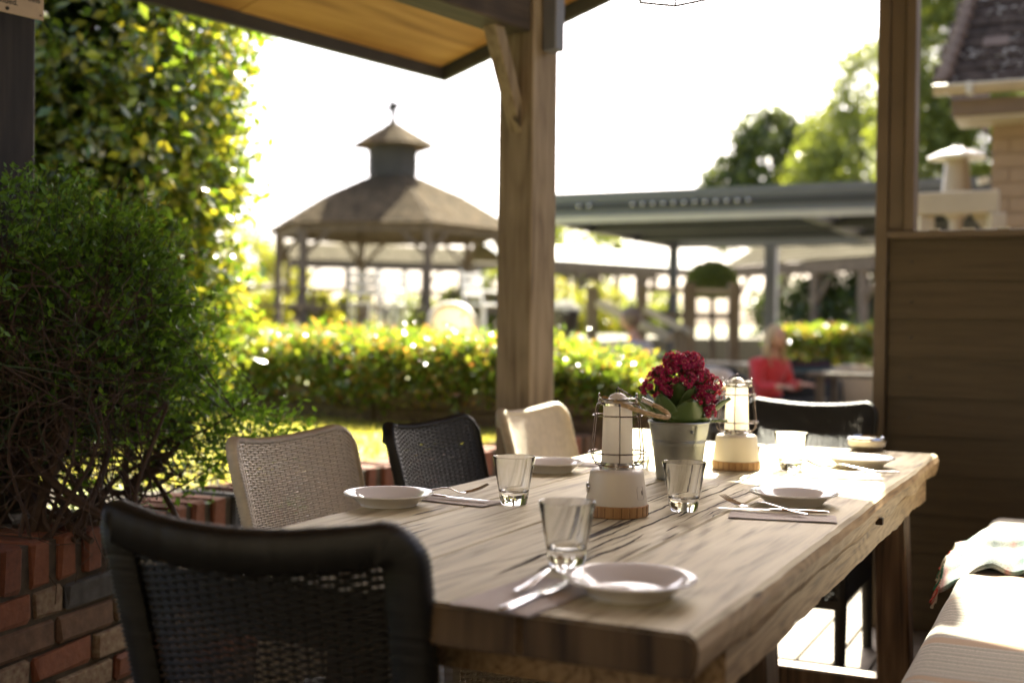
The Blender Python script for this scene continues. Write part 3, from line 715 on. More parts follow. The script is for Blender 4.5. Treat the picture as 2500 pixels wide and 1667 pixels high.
tree('far yellow-green tree in the gap between the laurel and the gazebo', 'tree', (p.x, p.y, GZ), 4, [(0, 0, 2.1, 1.3, 1.2, 1.7), (1.1, .4, 1.5, 1.1, 1.1, 1.3)], 170, 16, .16, .2, M['leaf_y'], name='garden_tree', tr=.1)
p = at_y(690, 800, 42)
tree('small golden tree just left of the gazebo posts', 'tree', (p.x, p.y, GZ), 4, [(0, 0, 1.5, .8, .8, 1.2)], 90, 16, .14, .18, M['leaf_y'], name='garden_tree', tr=.08)
p = at_y(1420, 800, 40)
tree('pale tree behind the shelters, right of the main post', 'tree', (p.x, p.y, GZ), 5, [(0, 0, 2.7, 1.4, 1.2, 1.2), (-1.2, 0, 2.4, 1, 1, 1)], 160, 16, .18, .22, M['leaf_b'], name='garden_tree', tr=.1)
for (u, y, zt, r, mt_, lab) in [
    (640, 27, 1.75, .55, 'leaf_y', 'yellow-green shrub behind the picnic table by the laurel'),
    (775, 26, 1.75, .30, 'leaf_y', 'slim golden shrub behind the left gazebo post'),
    (860, 30, 1.9, .5, 'leaf_y', 'rounded yellow-green shrub seen under the left half of the gazebo'),
    (1010, 31, 1.75, .7, 'leaf_b', 'wide pale shrub seen under the middle of the gazebo'),
    (1110, 29, 1.9, .5, 'leaf_b', 'pale shrub under the right half of the gazebo'),
    (1205, 28, 2.3, .45, 'leaf_b', 'upright pale shrub behind the right gazebo post'),
    (1365, 25, 2.0, .55, 'leaf_y', 'golden shrub just right of the main timber post'),
    (1470, 27, 1.9, .7, 'leaf_y', 'spreading yellow-green shrub behind the sloping handrails'),
    (1590, 26, 1.8, .6, 'leaf_b', 'pale shrub behind the slim black pergola post'),
    (1960, 24, 2.1, .9, 'leaf_d', 'dark evergreen shrub just right of the grey pergola post'),
    (2040, 22, 2.1, .8, 'leaf_d', 'dark evergreen shrub in the middle of the dark row under the pergola'),
    (2150, 21, 2.1, .9, 'leaf_d', 'dark evergreen shrub hard against the partition edge')]:
    bush(lab, u, y, zt, r, M[mt_], n=int(90 + 90 * r), sz=.12)
# clipped ball topiary between two posts
p = at_y(1738, 700, 15); tp = thing('topiary', 'large clipped green dome topiary between two timber posts', 'topiary', (p.x, p.y, 0))
zc = 1.13 + (799 - 690) / 2950 * 15
d = rng.normal(size=(15000, 3)); d /= np.linalg.norm(d, axis=1)[:, None]; d = d[d[:, 2] > -.75]
MB().sphere((0, 0, zc), .27, 20, 14, (1, 1, .8)).obj('shaded_core', M['leaf_d'], tp)  # solid dark ball, stands in for the shaded inside of the dome
link('crown', leaf_mesh('crown', d * np.array([.31, .31, .25]) * rng.uniform(.93, 1.02, len(d))[:, None] + np.array([0, 0, zc]), .035, M['leaf_b'], out=d * 1.5, up=0), tp)
MB().tube([(0, 0, 0), (.02, 0, .8), (0, 0, zc)], [.04, .035, .03], 8).obj('trunk', M['bark'], tp)

# second sunny hedge to the right
P_ = None
hd2 = thing('low_hedge', 'low sunlit hedge with orange tips behind the person in red', 'hedge')
a, b = at_y(1900, 815, 15.0), at_y(2200, 815, 13.2)
P = []
for _ in range(900):
    t = rng.random(); c = a.lerp(b, t); z = rng.uniform(.3, 1.02) if rng.random() < .5 else 1.02 + rng.uniform(-.08, .06)
    P.append(np.array([c.x, c.y + rng.uniform(0, .5), z]) + rng.normal(size=(12, 3)) * .05)
link('foliage', leaf_mesh('foliage', np.concatenate(P), .07, M['leaf_h'], up=.5, asp=.55), hd2)
MB().box(-.02, .02, -.02, .02, 0, .9).obj('stem', M['twig'], hd2).location = (a.lerp(b, .4).x, a.y - .2, 0)

# ================================================================== GREY PERGOLA
PX, PY = .20, 12.0
pg = thing('louvred_pergola', 'grey aluminium pergola with louvred roof over the far dining area', 'pergola', (PX, PY, 0), ROT_T)
# local x away from camera (E_), local y to the left (N_): the front beam runs towards -y
W_, D_ = 5.2, 4.4
zt, zb = 2.40, 2.16
for (x, wname, y0, y1) in ((0, 'front_beam', -W_, 0), (D_, 'rear_beam', -W_, 0)):
    bo = MB().box(x - .07, x + .07, y0, y1, zb, zt).obj(wname, M['alu'], pg, bev=.006, seg=1)
    if x == 0:
        MB().box(x - .085, x - .07, y0, y1, zt - .055, zt + .012).obj('rim', M['alu'], bo)
        MB().box(x - .085, x - .07, y0, y1, zb - .045, zb + .02).obj('gutter', M['alu_l'], bo)
MB().box(-.078, -.0705, -W_ + .02, -.02, zb + .075, zb + .15).obj('recess_shade', M['alu_d'], pg)  # dark strip on the beam face, painted shade of a recess
for k, u_ in enumerate([1427, 1452] + [1552 + i * 23 for i in range(12)]):
    q = at_y(u_, 497, 11.0 + .0 * k); yy = -((q.x - .2) / .93)
    MB().sphere((-.098, yy * 1.1, zb + .12), .02, 10, 6).obj('bulb', M['chrome'], pg, smooth=True)
for x in (1.45, 2.9): MB().box(x - .04, x + .04, -W_, 0, zb - .02, zb + .06).obj('cross_bar', M['alu_d'], pg)
for y in (0, -W_ / 2, -W_):
    MB().box(.07, D_ - .07, y - .06, y + .06, zb, zt - .02).obj('side_beam', M['alu_d'] if y == 0 else M['alu'], pg)
for (x, y, mt_, r) in ((0, 0, 'alu', .07), (0, -W_, 'alu', .07), (D_, 0, 'alu_d', .055), (D_, -1.3, 'alu', .075), (D_, -W_, 'alu', .07), (0, -W_ / 2 - 1.35, 'alu', .0)):
    if r: MB().box(x - r, x + r, y - r, y + r, 0, zb).obj('post', M[mt_], pg, bev=.005, seg=1)
lv = MB().box(-.005, .005, -1.0, 1.0, -.095, .095).mesh('louvre', M['louvre'])
lv_lit = MB().box(-.005, .005, -1.0, 1.0, -.095, .095).mesh('louvre', M['alu_l'])  # pale copy of the blades, sunlit brightness put into the colour
for by in (-W_ * .25, -W_ * .75):
    for i in range(22):
        op_ = by < -W_ / 2 and (3 <= i <= 6 or 10 <= i <= 13 or i > 18)
        o = link('louvre', lv_lit if op_ else lv, pg, (.25 + i * .185, by, zt - .07)); o.rotation_euler = (0, rad(60 if op_ else -14), 0); o.scale = (1, W_ / 2 * .47, 1)
MB().box(2.4, 2.5, -W_ * .98, -1.9, zt - .02, zt + .13).obj('pale_upstand', M['alu_l'], pg)

# ================================================================== GARDEN FURNITURE BEHIND
def picnic(label, u, y, z0=GZ, rz=.2, sc_=1):
    p = at_y(u, 800, y); r = thing('picnic_table', label, 'picnic table', (p.x, p.y, z0), rz, 'picnic tables on the terrace')
    for j in range(5): MB().box(-.8, .8, -.36 + j * .145, -.23 + j * .145, .7, .74).obj('table_board', M['gpost'], r)
    for s_ in (-1, 1):
        for j in range(2): MB().box(-.8, .8, s_ * .68 - .13 + j * .135, s_ * .68 - .01 + j * .135, .42, .46).obj('seat_board', M['gpost'], r)
        MB().box(s_ * .6 - .03, s_ * .6 + .03, -.8, .8, .36, .42).obj('cross_rail', M['gpost'], r)
        for q in (-1, 1): MB().bar((s_ * .6, q * .62, 0), (s_ * .6, q * .25, .7), .05, .09).obj('leg', M['gpost'], r)
    return r
picnic('grey timber picnic table close to the laurel, its top catching the sun', 640, 19.5, rz=.15)
picnic('timber picnic table half hidden behind the left gazebo posts', 830, 20, rz=-.2)
picnic('timber picnic table standing under the right half of the gazebo', 1120, 21, rz=.3)
def high_chair(label, u, y, mt_, rz=0):
    p = at_y(u, 800, y); r = thing('garden_chair', label, 'chair', (p.x, p.y, GZ), rz, 'pale metal garden chairs')
    for sx in (-.2, .2):
        MB().tube([(sx, .2, 0), (sx, .18, .45), (sx, .26, .95)], .017, 6).obj('rear_leg', mt_, r)
        MB().tube([(sx, -.2, 0), (sx, -.18, .46)], .017, 6).obj('leg', mt_, r)
        MB().tube([(sx, -.2, .64), (sx, .2, .66)], .015, 6).obj('armrest', mt_, r)
    MB().box(-.22, .22, -.2, .2, .44, .47).obj('seat', mt_, r, bev=.01, seg=1)
    for j in range(3): MB().box(-.19, .19, .20 + j * .022, .22 + j * .022, .58 + j * .12, .66 + j * .12).obj('slat', mt_, r)
    return r
high_chair('pale metal garden chair beyond the hedge, left of the bright glint', 893, 17, M['alu_l'], .3)
high_chair('pale metal garden chair beyond the hedge, right of the bright glint', 945, 17.5, M['white'], -.2)
high_chair('pale metal garden chair beside the right gazebo post', 1180, 17, M['white'], .9)
# white ball made up for a bright out-of-focus glint
p = at_y(953, 702, 18); r = thing('glint_ball', 'small white ball on a thin stake, made up for the bright glint under the gazebo roof', 'glint', (p.x, p.y, GZ))
MB().tube([(0, 0, 0), (0, 0, p.z - GZ)], .012, 6).obj('stake', M['white'], r)
MB().sphere((0, 0, p.z - GZ), .075, 16, 10).obj('globe', M['white'], r, smooth=True)
# barrel-backed garden seat behind the hedge
p = at_y(1108, 770, 12); r = thing('barrel_chair', 'round-backed pale wicker tub chair peeping over the hedge left of the main post', 'chair', (p.x, p.y, .55), .2)
MB().grid(lambda u, v: (.26 * math.cos(PI * u) * (1 - .1 * v), .22 * math.sin(PI * u) + .03, .3 + (.12 + .36 * math.sin(PI * u) ** .5) * v), 24, 8).obj('backrest', M['wick_w'], r, smooth=True)
MB().tube([(.26 * math.cos(PI * i / 24) * .9, .22 * math.sin(PI * i / 24) + .03, .42 + .36 * math.sin(PI * i / 24) ** .5) for i in range(25)], .028, 8).obj('rim', M['wick_w'], r, smooth=True)
MB().lathe([(.02, .0), (.24, .0), (.26, .3), (.0, .33)], 20).obj('seat', M['wick_w'], r, smooth=True)
# dark planter with white top
p = at_y(1377, 790, 13); zz = 1.13 + (794 - 790) / 2950 * 13
r = thing('plant_pot', 'dark round pot holding a white mound of flowers right of the main post', 'plant pot', (p.x, p.y, .57)); r.scale = (1, 1, .84)
MB().lathe([(.0, 0), (.10, 0), (.11, .5), (.14, .55), (.165, .86), (.15, .86), (.14, .8), (0, .8)], 20).obj('pot', M['terra'], r, smooth=True)
d = rng.normal(size=(900, 3)); d /= np.linalg.norm(d, axis=1)[:, None]; d[:, 2] = abs(d[:, 2])
link('flowers', leaf_mesh('flowers', d * np.array([.15, .15, .13]) + np.array([0, 0, .84]), .04, M['white'], out=d), r)
# stair handrails and posts
hr = thing('stair_rails', 'weathered timber posts and sloping handrails of the garden steps', 'handrail')
def PY_(u, v, y): return at_y(u, v, y)
MB().bar(PY_(1452, 738, 12.5), PY_(1635, 825, 11.5), .07, .07).obj('handrail', M['paleboard'], hr)
MB().bar(PY_(1570, 752, 13.5), PY_(1690, 815, 12.5), .06, .06).obj('handrail', M['paleboard'], hr)
MB().bar(PY_(1570, 706, 13.5), PY_(1800, 712, 13.5), .05, .06).obj('rail', M['paleboard'], hr)
MB().bar(PY_(1560, 768, 13.5), PY_(1800, 772, 13.5), .05, .06).obj('rail', M['gpost'], hr)
for (u, vt, y, wd) in ((1446, 700, 12.5, .12), (1567, 695, 13.5, .11), (1683, 690, 13.5, .13), (1793, 690, 13.5, .12), (1655, 805, 12.6, .1)):
    p = PY_(u, vt, y); MB().box(-wd / 2, wd / 2, -wd / 2, wd / 2, 0, p.z).obj('post', M['post'], hr, bev=.006, seg=1).location = (p.x, p.y, 0)
for k in range(5):
    p = PY_(1600, 800, 12.6 - .3 * k); MB().box(-.7, .7, -.16, .16, 0, .85 - .17 * k).obj('step', M['paving'], hr).location = (p.x - .2 + k * .12, p.y, 0)

# ================================================================== WICKER CHAIRS
def weave_arrays(fn, nst, nrow, amp, hz, thk, open_=.1):
    """fn(u, v) -> point arrays; strands run along u, over and under nst stakes"""
    K = (nst - 1) * 2 + 1
    u = np.linspace(0, 1, K); V = []; F = []
    eps = 1e-3
    for r in range(nrow):
        v = np.full(K, (r + .5) / nrow)
        c = fn(u, v); du = fn(np.minimum(u + eps, 1), v) - fn(np.maximum(u - eps, 0), v); dv = fn(u, np.minimum(v + eps, 1)) - fn(u, np.maximum(v - eps, 0))
        nr = np.cross(du, dv); nr /= np.linalg.norm(nr, axis=1)[:, None]; dvn = dv / np.linalg.norm(dv, axis=1)[:, None]
        ph = np.cos(np.arange(K) * PI / 2 + PI * (r % 2)) * amp
        c = c + nr * ph[:, None] + dvn * (rng.normal(size=K) * hz * .12)[:, None]
        hh = (hz * (1.3 - open_ * np.exp(-((u - .58) / .26) ** 2 - ((v - .5) / .25) ** 2)))[:, None]
        ring = np.stack([c + nr * thk, c + dvn * hh, c - nr * thk, c - dvn * hh], 1)
        b = r * K * 4; V.append(ring.reshape(-1, 3))
        i = np.arange(K - 1)[:, None] * 4 + b
        for q in range(4):
            q2 = (q + 1) % 4
            F.append(np.concatenate([i + q, i + q2, i + 4 + q2, i + 4 + q], 1))
    off = nrow * K * 4
    uu = np.linspace(0, 1, nst); nv = 10; vv = np.linspace(0, 1, nv); st = .0022
    for k in range(nst):
        c = fn(np.full(nv, uu[k]), vv); du = fn(np.full(nv, min(uu[k] + eps, 1)), vv) - fn(np.full(nv, max(uu[k] - eps, 0)), vv); du /= np.linalg.norm(du, axis=1)[:, None]
        dv = np.gradient(c, axis=0); nr = np.cross(du, dv); nr /= np.linalg.norm(nr, axis=1)[:, None]
        ring = np.stack([c + nr * st, c + du * st, c - nr * st, c - du * st], 1); V.append(ring.reshape(-1, 3))
        i = np.arange(nv - 1)[:, None] * 4 + off
        for q in range(4):
            q2 = (q + 1) % 4; F.append(np.concatenate([i + q, i + q2, i + 4 + q2, i + 4 + q], 1))
        off += nv * 4
    return np.concatenate(V), np.concatenate(F)
def back_pt(u, z):
    """u -1..1 across, z height; sitter looks along +y"""
    hw = .222 + .018 * (z - .45) / .4
    return np.stack([u * hw, -.06 * (1 - u * u) - .26 * (z - .45) - .04, z], -1)
ZT = lambda u: .842 + .026 * u * u
ZB = .43
def make_chair(label, mt_, loc, rz, group='woven wicker chairs around the table', lo=False):
    root = thing('wicker_chair', label, 'chair', loc, rz, group)
    def ztop(u):
        a = np.clip((np.abs(u) - .80) / .20, 0, 1); return np.where(np.abs(u) > .8, .785 + (ZT(.8) - .785) * np.sqrt(np.maximum(0, 1 - a * a)), ZT(u))
    fn = lambda u, v: back_pt(u * 2 - 1, ZB + (ztop(u * 2 - 1) - ZB) * v)
    V, F = weave_arrays(fn, 25, 76 if not lo else 40, .0019, .0024 if not lo else .0035, .0019, .62 if mt_ is M['wick_w'] else .34)
    link('back_panel', np_mesh('back_panel', V, F, mt_, True), root)
    # rolled border
    path = []
    for i in range(60): z = ZB + (.80 - ZB) * i / 59; path.append((-1.0, z, (-1, 0)))
    for i in range(1, 10):
        a = PI / 2 * i / 9; path.append((-1 + .18 * (1 - math.cos(a)), .80 + (ZT(-.82) - .80) * math.sin(a) , (-math.cos(a), math.sin(a))))
    for i in range(1, 60): u = -.82 + 1.64 * i / 60; path.append((u, ZT(u), (0, 1)))
    path += [(-p[0], p[1], (-p[2][0], p[2][1])) for p in path[:69][::-1]]
    # resample densely
    pts = np.array([back_pt(np.array(p[0]), np.array(p[1])) for p in path]); od = np.array([p[2] for p in path])
    seg = np.r_[0, np.cumsum(np.linalg.norm(np.diff(pts, axis=0), axis=1))]; Ltot = seg[-1]
    K = int(Ltot / (.0038 if not lo else .006)); s_ = np.linspace(0, Ltot, K)
    C = np.stack([np.interp(s_, seg, pts[:, j]) for j in range(3)], 1); O = np.stack([np.interp(s_, seg, od[:, j]) for j in range(2)], 1)
    O /= np.linalg.norm(O, axis=1)[:, None]
    # hooked section: front edge, rounded outer side and a flange that turns in behind
    prof = np.array([(-.003, .003), (.002, .003), (.0055, -.001), (.007, -.008), (.007, -.020), (.004, -.027), (-.003, -.031), (-.046, -.032), (-.048, -.028), (-.006, -.025), (.001, -.020), (.001, -.008)]); n = len(prof)
    pn = np.array([(-.5, 1), (.2, 1), (.8, .6), (1, 0), (1, -.1), (.7, -.7), (0, -1), (0, -1), (-1, 0), (0, .4), (-.4, 0), (-.4, 0)])
    Vb = []
    for k in range(K):
        rib = .0021 * (1 if k % 2 else -1)
        o3 = np.array([O[k, 0], 0, O[k, 1]]); y3 = np.array([0, 1, .0])
        q_ = prof + pn * (rib + rng.normal() * .0004)
        Vb.append(C[k] + q_[:, :1] * o3 + q_[:, 1:] * y3)
    Vb = np.concatenate(Vb); i = np.arange(K - 1)[:, None] * n; Fb = np.concatenate([np.concatenate([i + q, i + (q + 1) % n, i + n + (q + 1) % n, i + n + q], 1) for q in range(n)])
    link('back_border', np_mesh('back_border', Vb, Fb, mt_, False), root)
    # seat
    fs = lambda u, v: np.stack([(u * 2 - 1) * .235, -.03 + v * .44, .452 + .012 * (1 - (u * 2 - 1) ** 2)], -1)
    V, F = weave_arrays(fs, 21, 70 if not lo else 30, .0026, .0027, .0016)
    link('seat', np_mesh('seat', V, F, mt_, True), root)
    def apron(a, b, nst, nr_):
        a = np.array(a); b = np.array(b)
        fa = lambda u, v: a + (b - a) * u[:, None] + np.stack([0 * v, 0 * v, .45 - .2 * (1 - v)], -1)
        V, F = weave_arrays(fa, nst, nr_, .0028, .0025, .0016); link('apron', np_mesh('apron', V, F, mt_, True), root)
    if not lo:
        apron((-.235, -.06, 0), (.235, -.06, 0), 21, 34); apron((-.235, .41, 0), (.235, .41, 0), 21, 34)
        apron((-.235, -.06, 0), (-.235, .41, 0), 21, 34); apron((.235, -.06, 0), (.235, .41, 0), 21, 34)
    for sx in (-1, 1):
        for y in (-.055, .40):
            m_ = MB(); K2 = 60
            m_.tube([(sx * .225, y - (.05 if y < 0 else -.01) * (1 - k / K2), .46 * k / K2) for k in range(K2 + 1)], [(.017 + .006 * k / K2) + (.0014 if k % 2 else 0) for k in range(K2 + 1)], 8)
            m_.obj('leg', mt_, root)
    MB().bar((-.23, .41, .25), (.23, .41, .25), .03, .03).obj('front_rail', mt_, root)
    return root
def chair_at(A, B, top=.868):
    """back's left and right top corners as the sitter has them -> origin and turn"""
    mid = (A + B) / 2; d = (B - A); return mid, math.atan2(d.y, d.x)
def Ppos(mid, rz):
    off = Matrix.Rotation(rz, 3, 'Z') @ Vector((0, -.26 * (.868 - .45) - .05, 0))
    return (mid.x - off.x, mid.y - off.y, 0)
# left side chairs face -N: local y = -N_, local x = -E_... the sitter's right hand points to -E
rzL = math.atan2(-E_.y, -E_.x)
c1 = make_chair('white wicker chair nearest the camera on the left side, behind the left plate', M['wick_w'], Ppos(Vector((-.525, 2.915, 0)), rzL), rzL)
c2m = Ppos(Vector((-.219, 3.365, 0)), rzL)
cb = make_chair('black wicker chair between the two white wicker chairs', M['wick_b'], c2m, rzL)
dup(c1, Ppos(Vector((.075, 3.935, 0)), rzL), rzL, 'sunlit white wicker chair in front of the timber post')
rzN = math.atan2(-N_.y, -N_.x) + .07
dup(cb, Ppos(Vector((-.346, 1.63, 0)), rzN), rzN, 'large blurred black wicker chair in the left foreground, seen from behind').scale = (1.05, 1, 1.012)
rzF = math.atan2(N_.y, N_.x)
dup(cb, Ppos(Vector((1.10, 4.44, 0)), rzF), rzF, 'black wicker chair at the far head of the table with a sunlit rim')

# ================================================================== TABLE
tb = thing('dining_table', 'long rustic bleached oak dining table with a thick live edge and trestle legs', 'table', (TC.x, TC.y, 0), ROT_T)
cuts = [0, .232, .50, .705, TW]
def slab(y0, y1, first, last):
    """one plank of the top: side faces follow a wandering edge"""
    n = 120; m_ = MB(); prof = []
    bot = TZ - .056
    rows = []
    for i in range(n + 1):
        x = TL * i / n
        ea = .006 * mnoise.noise(Vector((x * 3, 1.7, 0))) + .003 * mnoise.noise(Vector((x * 14, 2.7, 0)))
        dl = .010 * max(0, mnoise.noise(Vector((x * 4, 9.0, 1)))) if first else 0
        xx = x
        ya = y0 + (ea - .0 if first else .0012); yb = y1 + (ea if last else -.0012)
        c = .012 if i in (0, n) else 0
        if first: A = [(ya + dl + .006, bot - (.012 * mnoise.noise(Vector((x * 5, 3, 3))))), (ya, bot + .014), (ya - .003, TZ - .02), (ya + .002, TZ - .006), (ya + .010, TZ - .0005)]
        else: A = [(ya, bot), (ya, bot + .01), (ya, TZ - .02), (ya, TZ - .004), (ya + .0035, TZ)]
        if last: B = [(yb - .010, TZ - .0005), (yb - .002, TZ - .006), (yb + .002, TZ - .02), (yb, bot + .012), (yb - .008, bot)]
        else: B = [(yb - .0035, TZ), (yb, TZ - .004), (yb, TZ - .02), (yb, bot + .01), (yb, bot)]
        q = A + B; rows.append([(xx, yy, zz) for yy, zz in q])
    k = 10
    for i, rw in enumerate(rows):
        for p in rw: m_.v.append(p)
    for i in range(n):
        for j in range(k):
            j2 = (j + 1) % k
            m_.f.append((i * k + j, i * k + j2, (i + 1) * k + j2, (i + 1) * k + j))
    m_.f.append(tuple(range(k))); m_.f.append(tuple(n * k + j for j in reversed(range(k))))
    return m_
for i in range(4):
    me = slab(cuts[i], cuts[i + 1], i == 0, i == 3).mesh('plank', M['table'])
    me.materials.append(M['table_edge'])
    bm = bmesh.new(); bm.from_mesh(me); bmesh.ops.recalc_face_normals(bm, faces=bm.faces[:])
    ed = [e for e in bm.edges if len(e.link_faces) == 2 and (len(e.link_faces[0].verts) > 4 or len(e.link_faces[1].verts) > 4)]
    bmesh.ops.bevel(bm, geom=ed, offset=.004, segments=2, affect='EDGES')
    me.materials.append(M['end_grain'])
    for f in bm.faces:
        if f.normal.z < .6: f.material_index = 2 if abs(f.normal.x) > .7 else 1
    bm.to_mesh(me); bm.free()
    o = link('plank', me, tb)
# long drying cracks cut along the grain: thin dark sunk slivers that taper at both ends
def sliver(m_, x0, x1, y, wd, seed):
    n = max(6, int((x1 - x0) / .02)); L0 = []; R0 = []
    for i in range(n + 1):
        t = i / n; x = x0 + (x1 - x0) * t; yy = y + .008 * mnoise.noise(Vector((x * 7, seed, 0))) + .003 * mnoise.noise(Vector((x * 30, seed, 0)))
        h = wd * (math.sin(PI * t) ** .6) * (.55 + .6 * abs(mnoise.noise(Vector((x * 18, seed, 5)))) + .25) / 2
        L0.append((x, yy - h, TZ + .0006)); R0.append((x, yy + h, TZ + .0006))
    b = len(m_.v); m_.v.extend(L0 + R0); k = n + 1
    for i in range(n): m_.f.append((b + i, b + i + 1, b + k + i + 1, b + k + i))
M['crack'] = simple('crack_dark', (.03, .018, .01), .95)
cr = MB()
for (x0, x1, y, wd) in [(.34, .98, .315, .0065), (.52, 1.35, .36, .006), (.25, .62, .285, .007), (.75, 1.5, .275, .005), (.9, 1.25, .415, .004), (.18, .45, .36, .008), (.6, .8, .40, .004), (1.05, 1.6, .33, .006), (.35, .55, .245, .003), (1.2, 1.7, .25, .004), (.12, .30, .70, .009), (.3, .62, .705, .003), (1.3, 1.5, .45, .003), (.45, .7, .34, .004), (.82, .95, .30, .006), (.66, .74, .262, .005), (1.12, 1.3, .29, .004), (.2, .33, .25, .005), (.24, .3, .32, .008)]:
    sliver(cr, x0, x1, y, wd, x0 * 31 + y)
for _ in range(26):
    x0 = R_.uniform(.2, 1.6); sliver(cr, x0, x0 + R_.uniform(.03, .14), R_.uniform(.22, .46), R_.uniform(.0015, .004), R_.random() * 90)
cr.obj('crack', M['crack'], tb)
# aprons and trestles
def wavybar(x0, x1, y, th, z0, z1, mt_, name='apron'):
    m_ = MB(); n = 60
    for i in range(n + 1):
        x = x0 + (x1 - x0) * i / n; dz = .012 * mnoise.noise(Vector((x * 4, y, 8))) + .006 * mnoise.noise(Vector((x * 15, y, 2)))
        m_.v += [(x, y, z0 + dz), (x, y + th, z0 + dz), (x, y + th, z1), (x, y, z1)]
    for i in range(n):
        for j in range(4): m_.f.append((i * 4 + j, i * 4 + (j + 1) % 4, i * 4 + 4 + (j + 1) % 4, i * 4 + 4 + j))
    m_.f += [(0, 3, 2, 1), (n * 4, n * 4 + 1, n * 4 + 2, n * 4 + 3)]
    return m_.obj(name, mt_, tb)
wavybar(.16, 2.17, .012, .04, TZ - .112, TZ - .058, M['table_edge'])
wavybar(.16, 2.17, TW - .052, .04, TZ - .112, TZ - .058, M['table_edge'])
for x in (.12, 2.13):
    MB().box(x, x + .04, .056, TW - .056, TZ - .12, TZ - .06).obj('end_apron', M['table_edge'], tb)
for x in (.52, 2.02):
    for y, s_ in ((.085, 1), (TW - .085, -1)):
        MB().bar((x, y - s_ * .03, 0), (x, y, TZ - .06), .085, .085, (1, 0, 0)).obj('leg', M['leg'], tb, bev=.005, seg=1)
    MB().box(x - .035, x + .035, .1, TW - .1, .10, .19).obj('cross_rail', M['leg'], tb, bev=.005, seg=1)
MB().box(.555, 1.985, TW / 2 - .04, TW / 2 + .04, .11, .18).obj('stretcher', M['leg'], tb, bev=.005, seg=1)
# dark knot socket in the live edge
MB().box(1.285, 1.302, -.008, .006, TZ - .056, TZ - .042).obj('knot_hole', M['crack'], tb)

# ================================================================== TABLEWARE
def plate(label, p):
    r = thing('side_plate', label, 'plate', (p.x, p.y, TZ), R_.uniform(0, 3), 'white side plates')
    m_ = MB(); m_.lathe([(0, .0045), (.052, .0045), (.056, .0065), (.062, .011), (.086, .0225), (.0885, .0225), (.0895, .0212), (.088, .019), (.062, .006), (.055, .001), (.050, 0), (.048, .002), (0, .0022)], 72)
    m_.obj('dish', M['white_plate'], r, smooth=True)
    # raised foot
    return r
def lift(r, dz):
    for c in r.children: c.location.z += dz
def plate2(label, p):
    r = thing('side_plate', label, 'plate', (p.x, p.y, TZ), 0, 'white side plates')
    MB().lathe([(0, .008), (.050, .008), (.0535, .0088), (.058, .012), (.074, .0215), (.0865, .0262), (.0885, .0262), (.0896, .0248), (.0885, .0228), (.075, .0172), (.062, .008), (.0575, .0035), (.0565, .0005), (.0535, .0005), (.052, .0028), (0, .004)], 96).obj('dish', M['white_plate'], r, smooth=True)
    MB().tube([(.0505 * math.cos(2 * PI * i / 60), .0505 * math.sin(2 * PI * i / 60), .0082) for i in range(60)], .0012, 6, loop=True).obj('well_rim', M['white_plate'], r, smooth=True)
    return r
plate2('white side plate closest to the camera at the near end of the table', T(1537, 1452))
plate2('white side plate in front of the near white wicker chair', T(949, 1232))
plate2('white side plate in the shade just before the sunlit end of the table', T(1938, 1230))
plate2('white side plate in the sunlight next to the round tin', T(2099, 1139))
plate2('white side plate half hidden behind the near lantern', T(1340, 1150))
def tumbler(label, p):
    r = thing('tumbler', label, 'glass', (p.x, p.y, TZ), 0, 'tapered clear glass tumblers')
    prof = [(0, .001), (.026, .0), (.0275, .0018), (.0295, .016), (.0305, .0235), (.0302, .025), (.031, .0265), (.043, .094), (.0425, .0955), (.0415, .095), (.0292, .031), (.027, .0265), (.022, .0235), (.010, .0225), (0, .0225)]
    MB().lathe(prof, 64, closed=False).obj('bowl', M['glass'], r, smooth=True)
    return r
tumbler('clear tumbler nearest the camera, beside the front plate', T(1383, 1378))
tumbler('clear tumbler to the right of the left plate', T(1254, 1229))
tumbler('clear tumbler in front of the flower pot', T(1669, 1245))
tumbler('clear tumbler glowing in the sunlit patch right of the far lantern', T(1930, 1147))
tumbler('clear tumbler mostly hidden between the near lantern and the flower pot', T(1558, 1140))
def loft(secs):
    """secs: (x, halfwidth, z, halfthick)"""
    m_ = MB(); n = 8
    for x, wd, z, th in secs:
        for i in range(n):
            a = 2 * PI * i / n; m_.v.append((x, wd * math.cos(a), z + th * math.sin(a)))
    for k in range(len(secs) - 1):
        for i in range(n): m_.f.append((k * n + i, k * n + (i + 1) % n, (k + 1) * n + (i + 1) % n, (k + 1) * n + i))
    m_.f.append(tuple(reversed(range(n)))); m_.f.append(tuple((len(secs) - 1) * n + i for i in range(n)))
    return m_
def fork(label, p_tip, p_end, dz=.004):
    d = p_end - p_tip; a = math.atan2(d.y, d.x)
    r = thing('fork', label, 'fork', (p_tip.x, p_tip.y, TZ + dz), a, 'stainless steel forks')
    loft([(.047, .0115, .0035, .0009), (.054, .0118, .0022, .001), (.064, .008, .003, .0012), (.072, .0038, .007, .0015), (.085, .0030, .0125, .0017), (.10, .0032, .0125, .0017), (.13, .0048, .008, .0016), (.16, .0068, .0035, .0015), (.185, .0075, .002, .0013), (.192, .004, .0018, .0008)]).obj('handle', M['steel'], r, smooth=True)
    for j in range(4):
        y = (j - 1.5) * .0062
        MB().tube([(.050, y * .95, .0028), (.035, y, .005), (.018, y, .0105), (0, y * .98, .019)], [.0016, .0014, .0013, .0006], 6).obj('tine', M['steel'], r, smooth=True)
    return r
